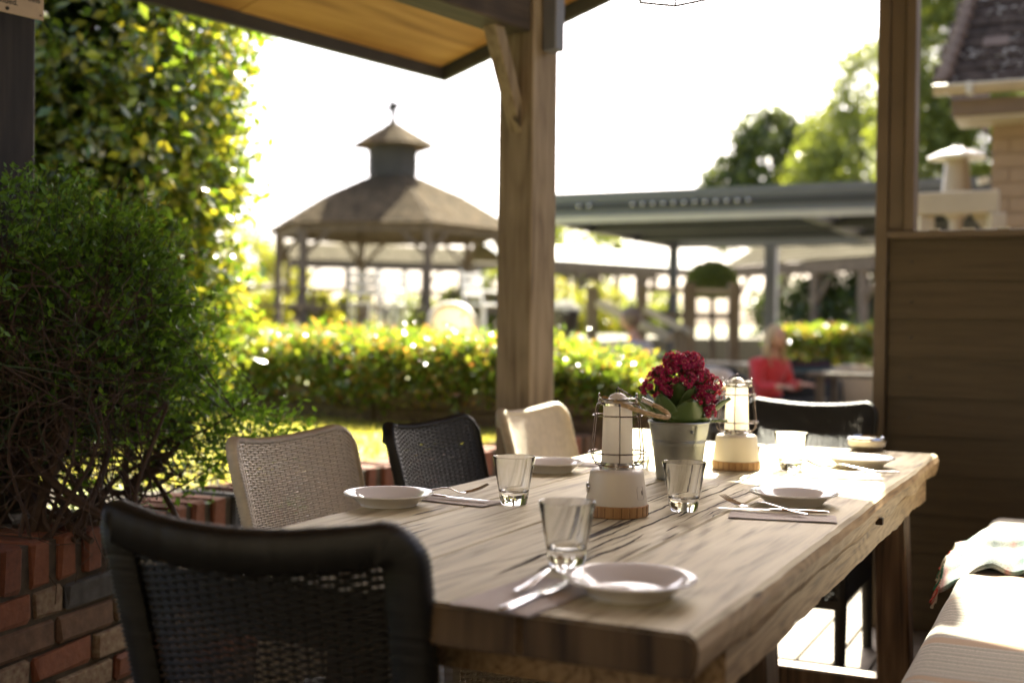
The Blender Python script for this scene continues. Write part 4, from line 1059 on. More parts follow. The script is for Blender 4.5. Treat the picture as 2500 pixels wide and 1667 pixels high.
def knife(label, p_tip, p_end, dz=.003):
    d = p_end - p_tip; a = math.atan2(d.y, d.x)
    r = thing('knife', label, 'knife', (p_tip.x, p_tip.y, TZ + dz), a, 'stainless steel table knives')
    loft([(0, .001, .001, .0004), (.01, .006, .0012, .0006), (.05, .0095, .0016, .0008), (.095, .0095, .0018, .001), (.105, .006, .002, .0018)]).obj('blade', M['steel'], r, smooth=True)
    loft([(.103, .0045, .002, .0022), (.115, .005, .0022, .0028), (.16, .0065, .0025, .003), (.20, .0075, .0025, .003), (.212, .006, .0025, .0025), (.215, .002, .0025, .001)]).obj('handle', M['steel'], r, smooth=True)
    return r
def napkin(label, c, ang, lx=.20, ly=.085):
    r = thing('napkin', label, 'napkin', (c.x, c.y, TZ), ang, 'folded grey paper napkins')
    for k in range(3):
        MB().grid(lambda u, v, k=k: ((u - .5) * (lx - .002 * k), (v - .5) * (ly - .001 * k), .0006 + .0011 * k + .0005 * math.sin(u * 5 + k) * u), 10, 6).obj('fold', M['napkin'], r, smooth=True)
    return r
angN = math.atan2(N_.y, N_.x); angE = math.atan2(E_.y, E_.x)
# setting on the right, in the shade
napkin('folded napkin under the fork and knife right of the flower pot', (T(1770, 1262) + T(2050, 1265)) / 2, angN + .22)
fork('fork beside the shaded plate on the right side of the table', T(1762, 1238), T(2020, 1272), .007)
knife('knife beside the shaded plate on the right side of the table', T(1748, 1247), T(2050, 1262), .006)
# sunlit setting
napkin('sunlit folded napkin in front of the far right plate', (T(1915, 1165) + T(2180, 1165)) / 2, angN + .25)
fork('sunlit fork in front of the far right plate', T(1966, 1146), T(2180, 1162), .007)
knife('sunlit knife in front of the far right plate', T(1990, 1160), T(2190, 1160), .006)
# left setting
napkin('folded napkin under the cutlery between the left plate and tumbler', (T(1060, 1222) + T(1190, 1226)) / 2, angN - .15, .17)
fork('fork with raised tines between the left plate and tumbler', T(1192, 1211), T(1040, 1215), .007)
knife('knife lying between the left plate and tumbler', T(1197, 1231), T(1050, 1217), .006)
# near setting
napkin('blurred folded napkin at the near edge of the table', (T(1300, 1440) + T(1290, 1470)) / 2, angE - .1, .21, .12)
fork('blurred fork at the near edge, its tines behind the front tumbler', T(1405, 1395), T(1240, 1468), .007)
knife('blurred knife alongside the front plate', T(1400, 1425), T(1275, 1480), .006)
# setting behind the near lantern
napkin('pale napkin behind the near lantern, right of the hidden plate', T(1450, 1135), angN, .16)
fork('fork lying on the napkin behind the near lantern', T(1500, 1128), T(1420, 1138), .006)
# round tin at the far end
p = T(2116, 1100); r = thing('round_tin', 'low round tin with a silver lid at the far end of the table', 'tin', (p.x, p.y, TZ))
MB().lathe([(.0, 0), (.045, 0), (.047, .014), (0, .014)], 40).obj('base', M['bench'], r, smooth=False)
MB().lathe([(.046, .0142), (.053, .017), (.054, .031), (0, .031)], 40).obj('body', M['cream'], r, smooth=False)
MB().lathe([(.056, .0315), (.057, .035), (.054, .041), (.049, .042), (.047, .038), (0, .038)], 40).obj('lid', M['chrome'], r, smooth=True)

# ---- lanterns
def wire_ring(m_, R, z, r=.0013, n=48): m_.tube([(R * math.cos(2 * PI * i / n), R * math.sin(2 * PI * i / n), z) for i in range(n)], r, 6, loop=True)
def lantern(label, p, rz, rope=True, k=1.0):
    r = thing('lantern', label, 'lantern', (p.x, p.y, TZ), rz, 'cream table lanterns with rope handles')
    base = MB().lathe([(0, 0), (.058, 0), (.0605, .002), (.0605, .021), (.0595, .0225), (0, .0225)], 56).obj('wood_base', M['bamboo'], r, smooth=False)
    for i in range(24):
        a = 2 * PI * i / 24; MB().box(-.0003, .0004, -.0004, .0004, .002, .021).obj('seam', M['crack'], base).location = (.0606 * math.cos(a), .0606 * math.sin(a), 0)
    body = MB().lathe([(.0585, .0226), (.0590, .025), (.0515, .080), (.0505, .0845), (.047, .0875), (.042, .0885), (0, .0885)], 56).obj('body', M['cream'], r, smooth=True)
    # square panel with its small slot, and the round switch at the side
    a0 = -PI / 2 + .75
    def onb(a, z): 
        R = .0590 - (z - .025) / .055 * .0075 + .0004; return Vector((R * math.cos(a), R * math.sin(a), z))
    ring = [onb(a0 + s * .16, z) for s, z in ((-1, .037), (-1, .056), (-.8, .0585), (.8, .0585), (1, .056), (1, .037), (.8, .0345), (-.8, .0345))]
    MB().tube(ring, .0003, 4, loop=True).obj('panel_outline', M['napkin'], body)
    MB().tube([onb(a0 + .09, .043), onb(a0 + .09, .051)], .0007, 5).obj('slot', M['bench'], body)
    M_ = Matrix.Rotation(PI / 2, 4, 'Y'); sw = MB().lathe([(0, 0), (.010, 0), (.0105, .003), (.008, .0045), (0, .0045)], 20)
    o = sw.obj('switch', M['chrome'], body, smooth=True); o.rotation_euler = (0, -PI / 2, 0); o.location = (-.0545, -.005, .052)
    MB().lathe([(.034, .0886), (.034, .094), (.0315, .096), (.0315, .1015), (0, .1015)], 40).obj('collar', M['chrome'], r, smooth=False)
    MB().lathe([(.0300, .100), (.0302, .104), (.0272, .206), (.0262, .2075), (.0255, .206), (.0282, .104), (.0282, .100)], 48, closed=True).obj('glass', M['frost'], r, smooth=True)
    MB().lathe([(0, .102), (.0085, .102), (.0088, .148), (.0075, .158), (.004, .165), (0, .167)], 20).obj('candle', M['napkin'], r, smooth=True)
    cap = MB().lathe([(.0275, .2078), (.029, .209), (.029, .214), (.0265, .2155), (.021, .216), (.0195, .221), (.014, .2285), (.006, .2325), (0, .233)], 40).obj('cap', M['cream'], r, smooth=True)
    MB().lathe([(.0278, .2079), (.0300, .2088), (.0300, .2128), (.0272, .2148), (.0268, .2079)], 40, closed=True).obj('rim', M['chrome'], cap, smooth=True)
    MB().lathe([(.0215, .2215), (.0330, .2212), (.0332, .2228), (.0205, .2235)], 40, closed=True).obj('disc', M['chrome'], cap, smooth=True)
    MB().tube([(.003, 0, .2325), (.003, 0, .240), (0, 0, .243), (-.003, 0, .240), (-.003, 0, .2325)], .0012, 6).obj('loop', M['cage'], cap, smooth=True)
    m_ = MB(); n = 32
    m_.tube([(.002 + .0135 * math.cos(2 * PI * i / n) + .012, .0135 * math.sin(2 * PI * i / n), .2365 - .008 * math.cos(2 * PI * i / n) - .003) for i in range(n)], .0013, 6, loop=True)
    m_.obj('ring', M['cage'], cap, smooth=True)
    cg = MB(); wire_ring(cg, .0475, .190); wire_ring(cg, .0550, .120)
    cage = cg.obj('cage_ring', M['cage'], r, smooth=True)
    for i in range(6):
        a = 2 * PI * i / 6 + .45; c_, s_ = math.cos(a), math.sin(a)
        pr = [(.031, .0965), (.040, .0965), (.0475, .099), (.0535, .106), (.0552, .115), (.0550, .120), (.0512, .155), (.0475, .190), (.0462, .203), (.0425, .211), (.036, .2135), (.028, .2125)]
        MB().tube([(R * c_, R * s_, z) for R, z in pr], .0013, 6).obj('cage_wire', M['cage'], r, smooth=True)
    # eyelets and rope
    for sx in (-1, 1):
        m_ = MB(); n = 20
        m_.tube([(sx * .036, .007 * math.cos(2 * PI * i / n), .222 + .009 * math.sin(2 * PI * i / n)) for i in range(n)], .0014, 6, loop=True)
        m_.tube([(sx * .027, 0, .212), (sx * .036, 0, .213)], .003, 8)
        m_.obj('eyelet', M['chrome'], r, smooth=True)
    if rope:
        pts = []
        cp = [(-.040, -.002, .224), (-.030, -.004, .223), (-.010, -.020, .217), (.020, -.036, .206), (.052, -.040, .196), (.082, -.030, .189), (.096, -.012, .190), (.090, .004, .199), (.068, .010, .211), (.046, .006, .221), (.034, .002, .226)]
        cp = [Vector(q) for q in cp]
        for i in range(41):
            t = i / 40 * (len(cp) - 3) + 1; k_ = min(int(t), len(cp) - 3); f_ = t - k_
            a_, b_, c_, d_ = cp[k_ - 1], cp[k_], cp[k_ + 1], cp[k_ + 2]
            pts.append(.5 * ((2 * b_) + (c_ - a_) * f_ + (2 * a_ - 5 * b_ + 4 * c_ - d_) * f_ ** 2 + (3 * b_ - a_ - 3 * c_ + d_) * f_ ** 3))
        for ph in range(3):
            m_ = MB(); q = []
            for i, c_ in enumerate(pts[3:-3]):
                t_ = (pts[min(i + 4, 40)] - pts[i + 2]).normalized(); sd_ = t_.cross(Vector((0, 0, 1))).normalized(); up_ = sd_.cross(t_)
                a = i * .62 + ph * 2 * PI / 3; q.append(c_ + (sd_ * math.cos(a) + up_ * math.sin(a)) * .0021)
            # refine
            qq = []
            for a_, b_ in zip(q, q[1:]): qq += [a_, (a_ + b_) / 2]
            m_.tube(qq, .0027, 7); m_.obj('rope_strand', M['rope'], r, smooth=True)
        hm = MB()
        for _ in range(160):
            c_ = pts[R_.randint(3, 37)]; d = Vector((R_.gauss(0, 1), R_.gauss(0, 1), R_.gauss(0, 1))).normalized()
            hm.tube([c_ + d * .0035, c_ + d * R_.uniform(.006, .009) + Vector((R_.gauss(0, 1), R_.gauss(0, 1), R_.gauss(0, 1))) * .0012], .00013, 3)
        hm.obj('rope_fibre', M['rope'], r)
        for e in (0, -1):
            a_, b_ = (pts[0], pts[5]) if e == 0 else (pts[-1], pts[-6])
            MB().tube([a_, b_], .0048, 12).obj('ferrule', M['chrome'], r, smooth=False)
    return r
lp = T(1505, 1256)
lantern('nearer cream lantern with rope handle falling to the right', lp, rad(4))
lantern('farther cream lantern standing in the sunlight behind the flower pot', T(1797, 1144), rad(168))

# ---- flower pot
pp = T(1656, 1168); r = thing('flower_pot', 'galvanised bucket pot of dark pink flowers in the middle of the table', 'flower pot', (pp.x, pp.y, TZ))
bk = MB().lathe([(.0, .002), (.049, 0), (.052, .0), (.0525, .004), (.063, .088), (.0645, .0895), (.0635, .0915), (.0648, .0935), (.0638, .0955), (.0652, .098), (.0710, .131), (.0728, .1325), (.0735, .135), (.0722, .1375), (.0705, .136), (.0695, .132), (.0512, .006), (0, .006)], 64).obj('bucket', M['galv'], r, smooth=True)
MB().bar((.0655 * math.cos(-1.1), .0655 * math.sin(-1.1), .012 + .05), (.0725 * math.cos(-1.1), .0725 * math.sin(-1.1), .13), .004, .0012, (math.cos(-1.1), math.sin(-1.1), 0)).obj('seam', M['galv'], bk)
MB().sphere((.0715 * math.cos(-1.25), .0715 * math.sin(-1.25), .115), .004, 10, 6).obj('rivet', M['galv'], bk)
MB().lathe([(.0, .118), (.067, .118)], 32).obj('compost', M['soil'], r)
def bigleaf(a, tilt, L_, W_l, z0=.122, r0=.02, roll=0, cup=.25):
    def fn(u, v):
        x = L_ * v; wd = W_l * math.sin(PI * min(1, .06 + v * .94)) ** .62 * (1 - .12 * v); y = (u - .5) * 2 * wd
        sc = .0022 * math.sin(v * 40) * abs(u - .5) * 2
        z = -cup * L_ * (v ** 2) * .6 + (abs(u - .5) * 2) ** 2 * W_l * .28 + sc
        return Vector((x, y, z))
    Mx = Matrix.Translation((r0 * math.cos(a), r0 * math.sin(a), z0)) @ Matrix.Rotation(a, 4, 'Z') @ Matrix.Rotation(-tilt, 4, 'Y') @ Matrix.Rotation(roll, 4, 'X')
    m_ = MB(); m_.grid(lambda u, v: Mx @ fn(u, v), 10, 14)
    me = m_.mesh('leaf', M['kal'], smooth=True); o = link('leaf', me, r)
    sm = o.modifiers.new('thickness', 'SOLIDIFY'); sm.thickness = .0022
    return o
# direction -90deg faces the camera
for (a, ti, L_, wd, z0, r0) in [(-78, 72, .092, .045, .108, .050), (-125, 66, .108, .033, .110, .046), (-22, 54, .112, .030, .112, .045), (-168, 55, .105, .024, .116, .04), (160, 62, .115, .026, .12, .035), (28, 60, .10, .028, .12, .035), (100, 60, .10, .03, .12, .03), (-100, 82, .115, .044, .118, .015), (-60, 78, .11, .03, .118, .02), (0, 14, .075, .018, .128, .04), (60, 74, .11, .03, .12, .02), (-148, 76, .10, .026, .118, .03), (-195, 40, .11, .018, .12, .04)]:
    bigleaf(rad(a), rad(ti), L_, wd, z0, r0)
# flower heads: umbels of small layered rosettes
umb = [(-.062, -.020, .215, .030), (-.030, -.012, .243, .036), (.000, -.006, .268, .034), (.026, .01, .276, .030), (-.012, .015, .280, .026), (.045, -.012, .235, .034), (.066, -.022, .205, .030), (.050, -.040, .182, .030), (.012, -.03, .232, .026), (-.045, -.038, .206, .022), (.075, .0, .225, .022), (.03, .02, .262, .028), (.062, -.035, .163, .020), (-.045, .018, .24, .028)]
PV = []; PF = []; cen = MB(); st = MB()
bi = 0
for (x, y, z, R) in umb:
    st.tube([(x * .15, y * .15 + .0, .12), (x * .6, y * .6, .12 + (z - .12) * .6), (x, y, z - R * .6)], [.003, .0026, .0022], 6)
    nfl = int(46 * (R / .03) ** 2)
    for k in range(nfl):
        d = Vector((R_.gauss(0, 1), R_.gauss(0, 1) - .25, R_.gauss(0, 1) + .35)).normalized()
        c = Vector((x, y, z)) + Vector((d.x * R, d.y * R, d.z * R * .75))
        st.tube([(x, y, z - R * .5), tuple(c)], .0009, 4)
        s1 = d.orthogonal().normalized(); s2 = d.cross(s1)
        fr_ = R_.uniform(.0068, .0095)
        for ring, (np_, rr, hh) in enumerate(((6, 1.0, .12), (5, .72, .38), (4, .42, .55))):
            a0 = R_.uniform(0, 6)
            for q in range(np_):
                a = a0 + 2 * PI * q / np_; dr = s1 * math.cos(a) + s2 * math.sin(a); tn = d.cross(dr)
                tip = c + dr * fr_ * rr + d * fr_ * hh; ml = c + dr * fr_ * rr * .55 + tn * fr_ * .30 + d * fr_ * hh * .7; mr = c + dr * fr_ * rr * .55 - tn * fr_ * .30 + d * fr_ * hh * .7
                b0 = len(PV); PV += [tuple(c), tuple(ml), tuple(tip), tuple(mr)]; PF += [(b0, b0 + 1, b0 + 2), (b0, b0 + 2, b0 + 3)]
        cen.sphere(c + d * fr_ * .5, .0009, 5, 4)
fl = link('petals', np_mesh('petals', np.array(PV), np.array(PF), M['petal']), r); fl['kind'] = 'stuff'
cen.obj('flower_centres', M['petalrim'], r)['kind'] = 'stuff'
st.obj('stems', M['stem'], r)

# ================================================================== SHELTER OVER THE TABLE
D1 = .6405
d1 = Vector((math.sin(D1), math.cos(D1), 0)); ROT_R = PI / 2 - D1
MP = Vector((.048, 4.32, 0))
sh = thing('timber_shelter', 'dark beamed timber shelter with an orange plywood soffit over the table', 'shelter', MP, ROT_R)
A_, B_ = .86, 1.14
def zs(y): return 2.335 + .26 * (B_ - y)          # underside of the roof
X0, Y0 = -6.3, -3.6
sl = .26
for i in range(7):
    x1 = A_ - i * 1.22; x0 = x1 - 1.214
    for (ya, yb) in ((Y0, -1.25), (-1.244, B_)):
        MB().add([(x0, ya, zs(ya)), (x1, ya, zs(ya)), (x1, yb, zs(yb)), (x0, yb, zs(yb)), (x0, ya, zs(ya) + .018), (x1, ya, zs(ya) + .018), (x1, yb, zs(yb) + .018), (x0, yb, zs(yb) + .018)],
                 [(0, 3, 2, 1), (4, 5, 6, 7), (0, 1, 5, 4), (1, 2, 6, 5), (2, 3, 7, 6), (3, 0, 4, 7)]).obj('soffit_panel', M['ply'], sh)
MB().add([(X0, Y0, zs(Y0) + .03), (A_ + .02, Y0, zs(Y0) + .03), (A_ + .02, B_ + .02, zs(B_) + .03), (X0, B_ + .02, zs(B_) + .03), (X0, Y0, zs(Y0) + .09), (A_ + .02, Y0, zs(Y0) + .09), (A_ + .02, B_ + .02, zs(B_) + .09), (X0, B_ + .02, zs(B_) + .09)],
         [(0, 3, 2, 1), (4, 5, 6, 7), (0, 1, 5, 4), (1, 2, 6, 5), (2, 3, 7, 6), (3, 0, 4, 7)]).obj('roof', M['fascia'], sh)
MB().box(X0, A_ + .03, B_ + .0, B_ + .03, zs(B_) - .055, zs(B_) + .10).obj('eave_fascia', M['fascia'], sh)
MB().bar((A_ + .035, Y0, zs(Y0) + .02), (A_ + .035, B_ + .03, zs(B_) + .02 - .008), .03, .15).obj('verge_fascia', M['fascia'], sh)
MB().box(X0, -.076, -.065, .065, 2.15, 2.36).obj('beam', M['beam'], sh, bev=.006, seg=1)
MB().box(X0, -.02, .066, .10, 2.30, 2.40).obj('wall_plate', M['beam'], sh)
MB().box(-.05, .05, Y0, -.076, 2.62, 2.80).obj('cross_beam', M['beam'], sh, bev=.006, seg=1)
for i in range(1, 13):
    x = -.6 * i - .1
    if i % 2 == 0: MB().bar((x, Y0, zs(Y0) - .05), (x, -.9, zs(-.9) - .05), .05, .09).obj('rafter', M['beam'], sh)
po = MB().box(-.075, .075, -.075, .075, 0, 2.66).obj('post', M['post'], sh, bev=.006, seg=2)
MB().bar((-.045, 0, 1.80), (-.225, 0, 2.19), .055, .052).obj('brace', M['post'], sh, bev=.004, seg=1)
MB().box(-.028, .028, -.135, -.078, 2.09, 2.28).obj('metal_box', M['alu'], sh, bev=.004, seg=1)
# left dark post in the planter
lp_ = Vector((-1.43, 3.35, 0)); MB().box(-.07, .07, -.07, .07, LZ - .05, 2.7).obj('dark_post', M['darkpost'], sh, bev=.004, seg=1)
o = [c for c in sh.children if c.name.startswith('dark_post')][0]
inv = Matrix.Rotation(-ROT_R, 3, 'Z') @ (lp_ - MP); o.location = (inv.x, inv.y, 0)
# unseen wall added behind the camera to shape the light; side wall behind the bench
pw = thing('unseen_light_wall', 'unseen brown wall added behind the camera to block sky light', 'light_blocker', (0, -5.2, 0))
MB().box(-13, 11, -.3, 0, 0, 7.5).obj('wall', M['lightwall'], pw)
for x in (-7.5, -3.5, .5, 4.5):
    wf = MB().box(x - .6, x + .6, .002, .05, 1.0, 2.3).obj('window', M['white'], pw, bev=.008, seg=1)
    for q in (-.29, .29): MB().box(x + q - .26, x + q + .26, .052, .056, 1.06, 2.24).obj('pane', M['black'], wf)
wl = MB(); wa, wb = tab(-2.6, -.93), tab(3.38, -.93)
i0 = Matrix.Rotation(-ROT_R, 3, 'Z'); wa = i0 @ (wa - MP); wb = i0 @ (wb - MP)
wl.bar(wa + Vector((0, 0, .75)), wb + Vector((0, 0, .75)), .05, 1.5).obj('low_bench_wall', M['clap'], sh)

# sign on the dark post
sp0 = at_y(107, 52, 3.2); 
sg = thing('notice_sign', 'aged cream notice about disposal bins screwed to the dark left post', 'sign', sp0, ROT_R)
# local x runs along d1; the board's lower right corner is at the origin; it hangs leaning with the line of the beam
bd = MB().box(-.42, 0, .0, .004, -.0, .30).obj('board', M['signmat'], sg, bev=.0012, seg=1)
def text(body, size, loc, parent):
    cu = bpy.data.curves.new('t', 'FONT'); cu.body = body; cu.size = size; cu.align_x = 'RIGHT'; cu.resolution_u = 4; cu.offset = size * .012
    tmp = bpy.data.objects.new('t', cu); COL.objects.link(tmp); dg = bpy.context.evaluated_depsgraph_get()
    me = bpy.data.meshes.new_from_object(tmp.evaluated_get(dg)); bpy.data.objects.remove(tmp)
    me.materials.clear(); me.materials.append(M['ink']); o = link('lettering', me, parent); o.location = loc; o.rotation_euler = (PI / 2, 0, 0); return o
text('disposal bins', .0225, (-.011, -.0012, .043), bd)
text('provided.', .0225, (-.074, -.0012, .0235), bd)
for (x, z, rr) in ((-.104, .011, .0052), (-.010, .012, .0024)):
    o = MB().sphere((x, -.001, z), rr, 10, 6).obj('screw', M['black'], sg)

# hanging lantern whose base just shows at the top of the frame
p = at_y(1640, -9, 3.0)
hl = thing('hanging_lantern', 'black framed hanging lantern, only its lower frame showing at the top edge', 'hanging lantern', (p.x, p.y, p.z), .3)
zr = 2.9 - p.z
for s_ in range(6):
    a, b = 2 * PI * s_ / 6, 2 * PI * (s_ + 1) / 6; A = Vector((.095 * math.cos(a), .095 * math.sin(a), 0)); B = Vector((.095 * math.cos(b), .095 * math.sin(b), 0))
    MB().tube([A, B], .0035, 6).obj('base_bar', M['black'], hl)
    MB().tube([A, A * 1.1 + Vector((0, 0, .2))], .003, 6).obj('upright', M['black'], hl)
    MB().tube([A * 1.1 + Vector((0, 0, .2)), B * 1.1 + Vector((0, 0, .2))], .003, 6).obj('top_bar', M['black'], hl)
    MB().tube([A * 1.1 + Vector((0, 0, .2)), (0, 0, .30)], .003, 6).obj('roof_bar', M['black'], hl)
MB().tube([(0, 0, .30), (0, 0, zr + .05)], .003, 6).obj('chain', M['black'], hl)

# ================================================================== PARTITION ON THE RIGHT
PP = Vector((1.405, 4.62, 0)); rzP = math.atan2(-N_.y, -N_.x)
pt = thing('clapboard_partition', 'brown painted clapboard partition with an open upper half, right of the table', 'partition', PP, rzP)
RZ = 1.47
MB().box(-.015, .03, -.05, .05, 0, 2.9).obj('corner_post', M['clapframe'], pt, bev=.003, seg=1)
MB().box(.032, .088, -.04, .04, RZ + .03, 2.9).obj('inner_post', M['clapframe'], pt, bev=.003, seg=1)
MB().box(.091, .128, -.065, .045, RZ + .03, 2.9).obj('inner_stop', M['clapframe'], pt, bev=.003, seg=1)
MB().box(.032, 1.9, -.07, .05, RZ, RZ + .027).obj('sill', M['clapframe'], pt, bev=.003, seg=1)
MB().box(.032, 1.9, -.01, .04, RZ - .06, RZ - .003).obj('top_rail', M['clapframe'], pt)
zz = RZ - .006; i = 0
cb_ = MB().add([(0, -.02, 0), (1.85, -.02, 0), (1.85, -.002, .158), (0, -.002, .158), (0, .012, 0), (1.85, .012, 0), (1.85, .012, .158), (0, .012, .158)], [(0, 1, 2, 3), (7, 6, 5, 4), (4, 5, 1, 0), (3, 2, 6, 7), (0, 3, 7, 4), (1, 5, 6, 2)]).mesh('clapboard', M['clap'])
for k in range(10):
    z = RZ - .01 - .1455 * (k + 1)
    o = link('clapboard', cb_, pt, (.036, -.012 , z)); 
for k in range(10):
    for x in (.12, .80): MB().sphere((x, -.034, RZ - .085 - .1455 * k + R_.uniform(-.01, .01)), .0045, 8, 6).obj('nail', M['black'], pt)
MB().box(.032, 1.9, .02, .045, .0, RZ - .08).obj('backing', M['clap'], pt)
# little metal fixings along the sill
for k in range(14): MB().box(-.02, .02, -.012, .012, 0, .006).obj('sill_clip', M['alu_l'], pt).location = (.2 + k * .12, -.055, RZ + .0275)

# ================================================================== BENCH, CUSHIONS, THROW
bn = thing('upholstered_bench', 'bench with a striped grey woven seat along the right side of the table', 'bench', (TC.x, TC.y, 0), ROT_T)
BX0, BX1, BY0, BY1, BZ = -.6, 2.55, -.70, -.125, .57
def cushion(m_, x0, x1, y0, y1, z0, z1, rr=.045, nx=60):
    prof = []
    for (cy_, cz_, a0) in ((y1 - rr, z1 - rr, 0), (y0 + rr, z1 - rr, 90), (y0 + rr, z0 + rr * .5, 180), (y1 - rr, z0 + rr * .5, 270)):
        for q in range(6):
            a = rad(a0 + q * 18); r2 = rr if a0 < 180 else rr * .5
            prof.append((cy_ + r2 * math.cos(a) * (1), cz_ + r2 * math.sin(a)))
    n = len(prof); b = len(m_.v)
    cy0, cz0 = (y0 + y1) / 2, (z0 + z1) / 2
    for i in range(nx + 1):
        t = i / nx; x = x0 + (x1 - x0) * t; e = min(t, 1 - t) * (x1 - x0); f = 1 if e > rr else math.sqrt(max(0, 1 - (1 - e / rr) ** 2)) * .12 + .88
        for (y, z) in prof:
            wob = .004 * mnoise.noise(Vector((x * 6, y * 7, z * 3)))
            m_.v.append((x, cy0 + (y - cy0) * f, cz0 + (z - cz0) * f + wob))
    for i in range(nx):
        for j in range(n): m_.f.append((b + i * n + j, b + i * n + (j + 1) % n, b + (i + 1) * n + (j + 1) % n, b + (i + 1) * n + j))
    m_.f.append(tuple(b + j for j in range(n))); m_.f.append(tuple(b + nx * n + j for j in reversed(range(n))))
m_ = MB(); cushion(m_, BX0, BX1, BY0, BY1, BZ - .10, BZ, .04, 120); m_.obj('seat_pad', M['stripe'], bn, smooth=True)
MB().box(BX0 + .02, BX1 - .02, BY0 + .02, BY1 - .03, BZ - .16, BZ - .102).obj('seat_frame', M['bench'], bn, bev=.005, seg=1)
for x in (BX0 + .08, (BX0 + BX1) / 2, BX1 - .08):
    for y in (BY0 + .06, BY1 - .08): MB().box(x - .03, x + .03, y - .03, y + .03, 0, BZ - .16).obj('leg', M['bench'], bn)
m_ = MB(); cushion(m_, BX0, BX1, BY0 - .12, BY0 - .005, BZ - .02, BZ + .38, .04, 90); m_.obj('backrest', M['stripe'], bn, smooth=True)
# leaning cushion at the far end
cu_ = thing('scatter_cushion', 'grey striped cushion leaning at the far end of the bench', 'cushion', tab(2.42, -.60, BZ), ROT_T)
m_ = MB()
def pil(u, v, s_):
    a = (u - .5) * 2; b = (v - .5) * 2; k = (1 - a ** 4) * (1 - b ** 4); return (s_ * .055 * k ** .5 if k > 0 else 0, a * .2 * (1 - .06 * (1 - b * b)), .2 + b * .2 * (1 - .06 * (1 - a * a)))
m_.grid(lambda u, v: pil(u, v, 1), 20, 20); m_.grid(lambda u, v: pil(u, v, -1), 20, 20)
o = m_.obj('cover', M['stripe'], cu_, smooth=True); o.rotation_euler = (0, rad(14), rad(12))
# throw with its fringe
th = thing('throw_blanket', 'crumpled pale throw with green and red fringe lying across the bench', 'blanket', tab(1.62, -.3, BZ), ROT_T)
def thr(u, v):
    y = BY1 + .30 + .035 - .62 * u; x = -.05 + .42 * v + .05 * math.sin(u * 4)
    edge = max(0, (y - (BY1 + .3 - .01)) )
    z = .014 + .028 * (1 - abs(2 * v - 1)) * (1 + .6 * math.sin(u * 7 + 1)) + .022 * mnoise.noise(Vector((u * 5, v * 4, 2))) + .012 * mnoise.noise(Vector((u * 14, v * 10, 6)))
    if v > .55: z += .07 * (v - .55) * (1 + u)
    if u < .12: z -= (.12 - u) * .42
    return (x, y, z)
m_ = MB(); m_.grid(thr, 70, 50); o = m_.obj('cloth', M['throw'], th, smooth=True); sm = o.modifiers.new('thickness', 'SOLIDIFY'); sm.thickness = .006
fm = {'fringe_red': simple('fringe_red', (.55, .07, .06), .9), 'fringe_green': simple('fringe_green', (.03, .22, .14), .9), 'fringe_cream': simple('fringe_cream', (.6, .55, .45), .9)}
fb = {k: MB() for k in fm}
for i in range(90):
    v = (i + .5) / 90; p = Vector(thr(0, v)); k = ('fringe_red' if v % .5 < .17 else 'fringe_green' if v % .5 < .3 else 'fringe_cream') if R_.random() < .8 else 'fringe_cream'
    q = [p]; 
    for j in range(4): q.append(q[-1] + Vector((R_.gauss(0, .004), R_.uniform(.001, .006), -R_.uniform(.006, .013))))
    fb[k].tube(q, [.0022, .002, .002, .0022, .003], 5)
for k in fm: fb[k].obj('fringe', fm[k], th)['kind'] = 'stuff'

# ================================================================== HOUSE AT TOP RIGHT
HP = at_y(2283, 230, 8.0); rzH = rzP + .0
hs = thing('brick_house', 'tiled and painted house corner with gutter at the upper right', 'house', (HP.x, HP.y, 0), rzH)
HG = HP.z
# local x runs right, local y away from the camera
MB().box(.33, 6, .35, 4, 0, HG - .16).obj('wall', M['wallpaint'], hs)
for k in range(24):
    z = HG - .16 - .10 * (k + 1)
    for i in range(4):
        x0 = .33 + i * .225 - (.11 if k % 2 else 0)
        xa, xb = max(.327, x0), x0 + .218
        MB().box(xa, xb, .338, .352, z, z + .092).obj('block', M['wallpaint'], hs, bev=.004, seg=1)
MB().box(.10, 6, .02, .34, HG - .15, HG - .045).obj('eave_board', M['eave'], hs, bev=.006, seg=1)
MB().box(.12, 6, .04, .40, HG - .175, HG - .152).obj('soffit', M['paleboard'], hs)
m_ = MB(); n = 10
for i in range(n + 1):
    a = PI + PI * i / n; m_.v += [(0, -.06 + .055 * math.cos(a), HG + .03 + .055 * math.sin(a)), (6, -.06 + .055 * math.cos(a), HG + .03 + .055 * math.sin(a))]
for i in range(n): m_.f.append((i * 2, i * 2 + 1, i * 2 + 3, i * 2 + 2))
m_.f.append(tuple(i * 2 for i in range(n + 1)))
g_ = m_.obj('gutter', M['gutter'], hs); sm = g_.modifiers.new('thickness', 'SOLIDIFY'); sm.thickness = .004
MB().tube([(0, -.116, HG + .032), (6, -.116, HG + .032)], .008, 8).obj('gutter_lip', M['alu_l'], hs)
for x in (.22, 1.1, 2.0): MB().box(x - .02, x + .02, -.125, .0, HG - .03, HG + .045).obj('gutter_bracket', M['alu_l'], hs, bev=.004, seg=1)
pit = rad(50)
tm = [MB().box(-.08, .08, 0, .014, 0, .19).mesh('tile', M[k], bev=.003, seg=1, jit=.0015) for k in ('tile', 'tile', 'tile_p')]
lich = simple('tile_lichen', (.07, .045, .04), .85, .3, 16, .5, col2=(.035, .022, .022))
mt, t, b, N, L = nmat('lichened_tile')
mp = coords(N, L); v1 = N.new('ShaderNodeTexNoise'); v1.inputs['Scale'].default_value = 26; v1.inputs['Detail'].default_value = 5; L.new(mp.outputs[0], v1.inputs['Vector'])
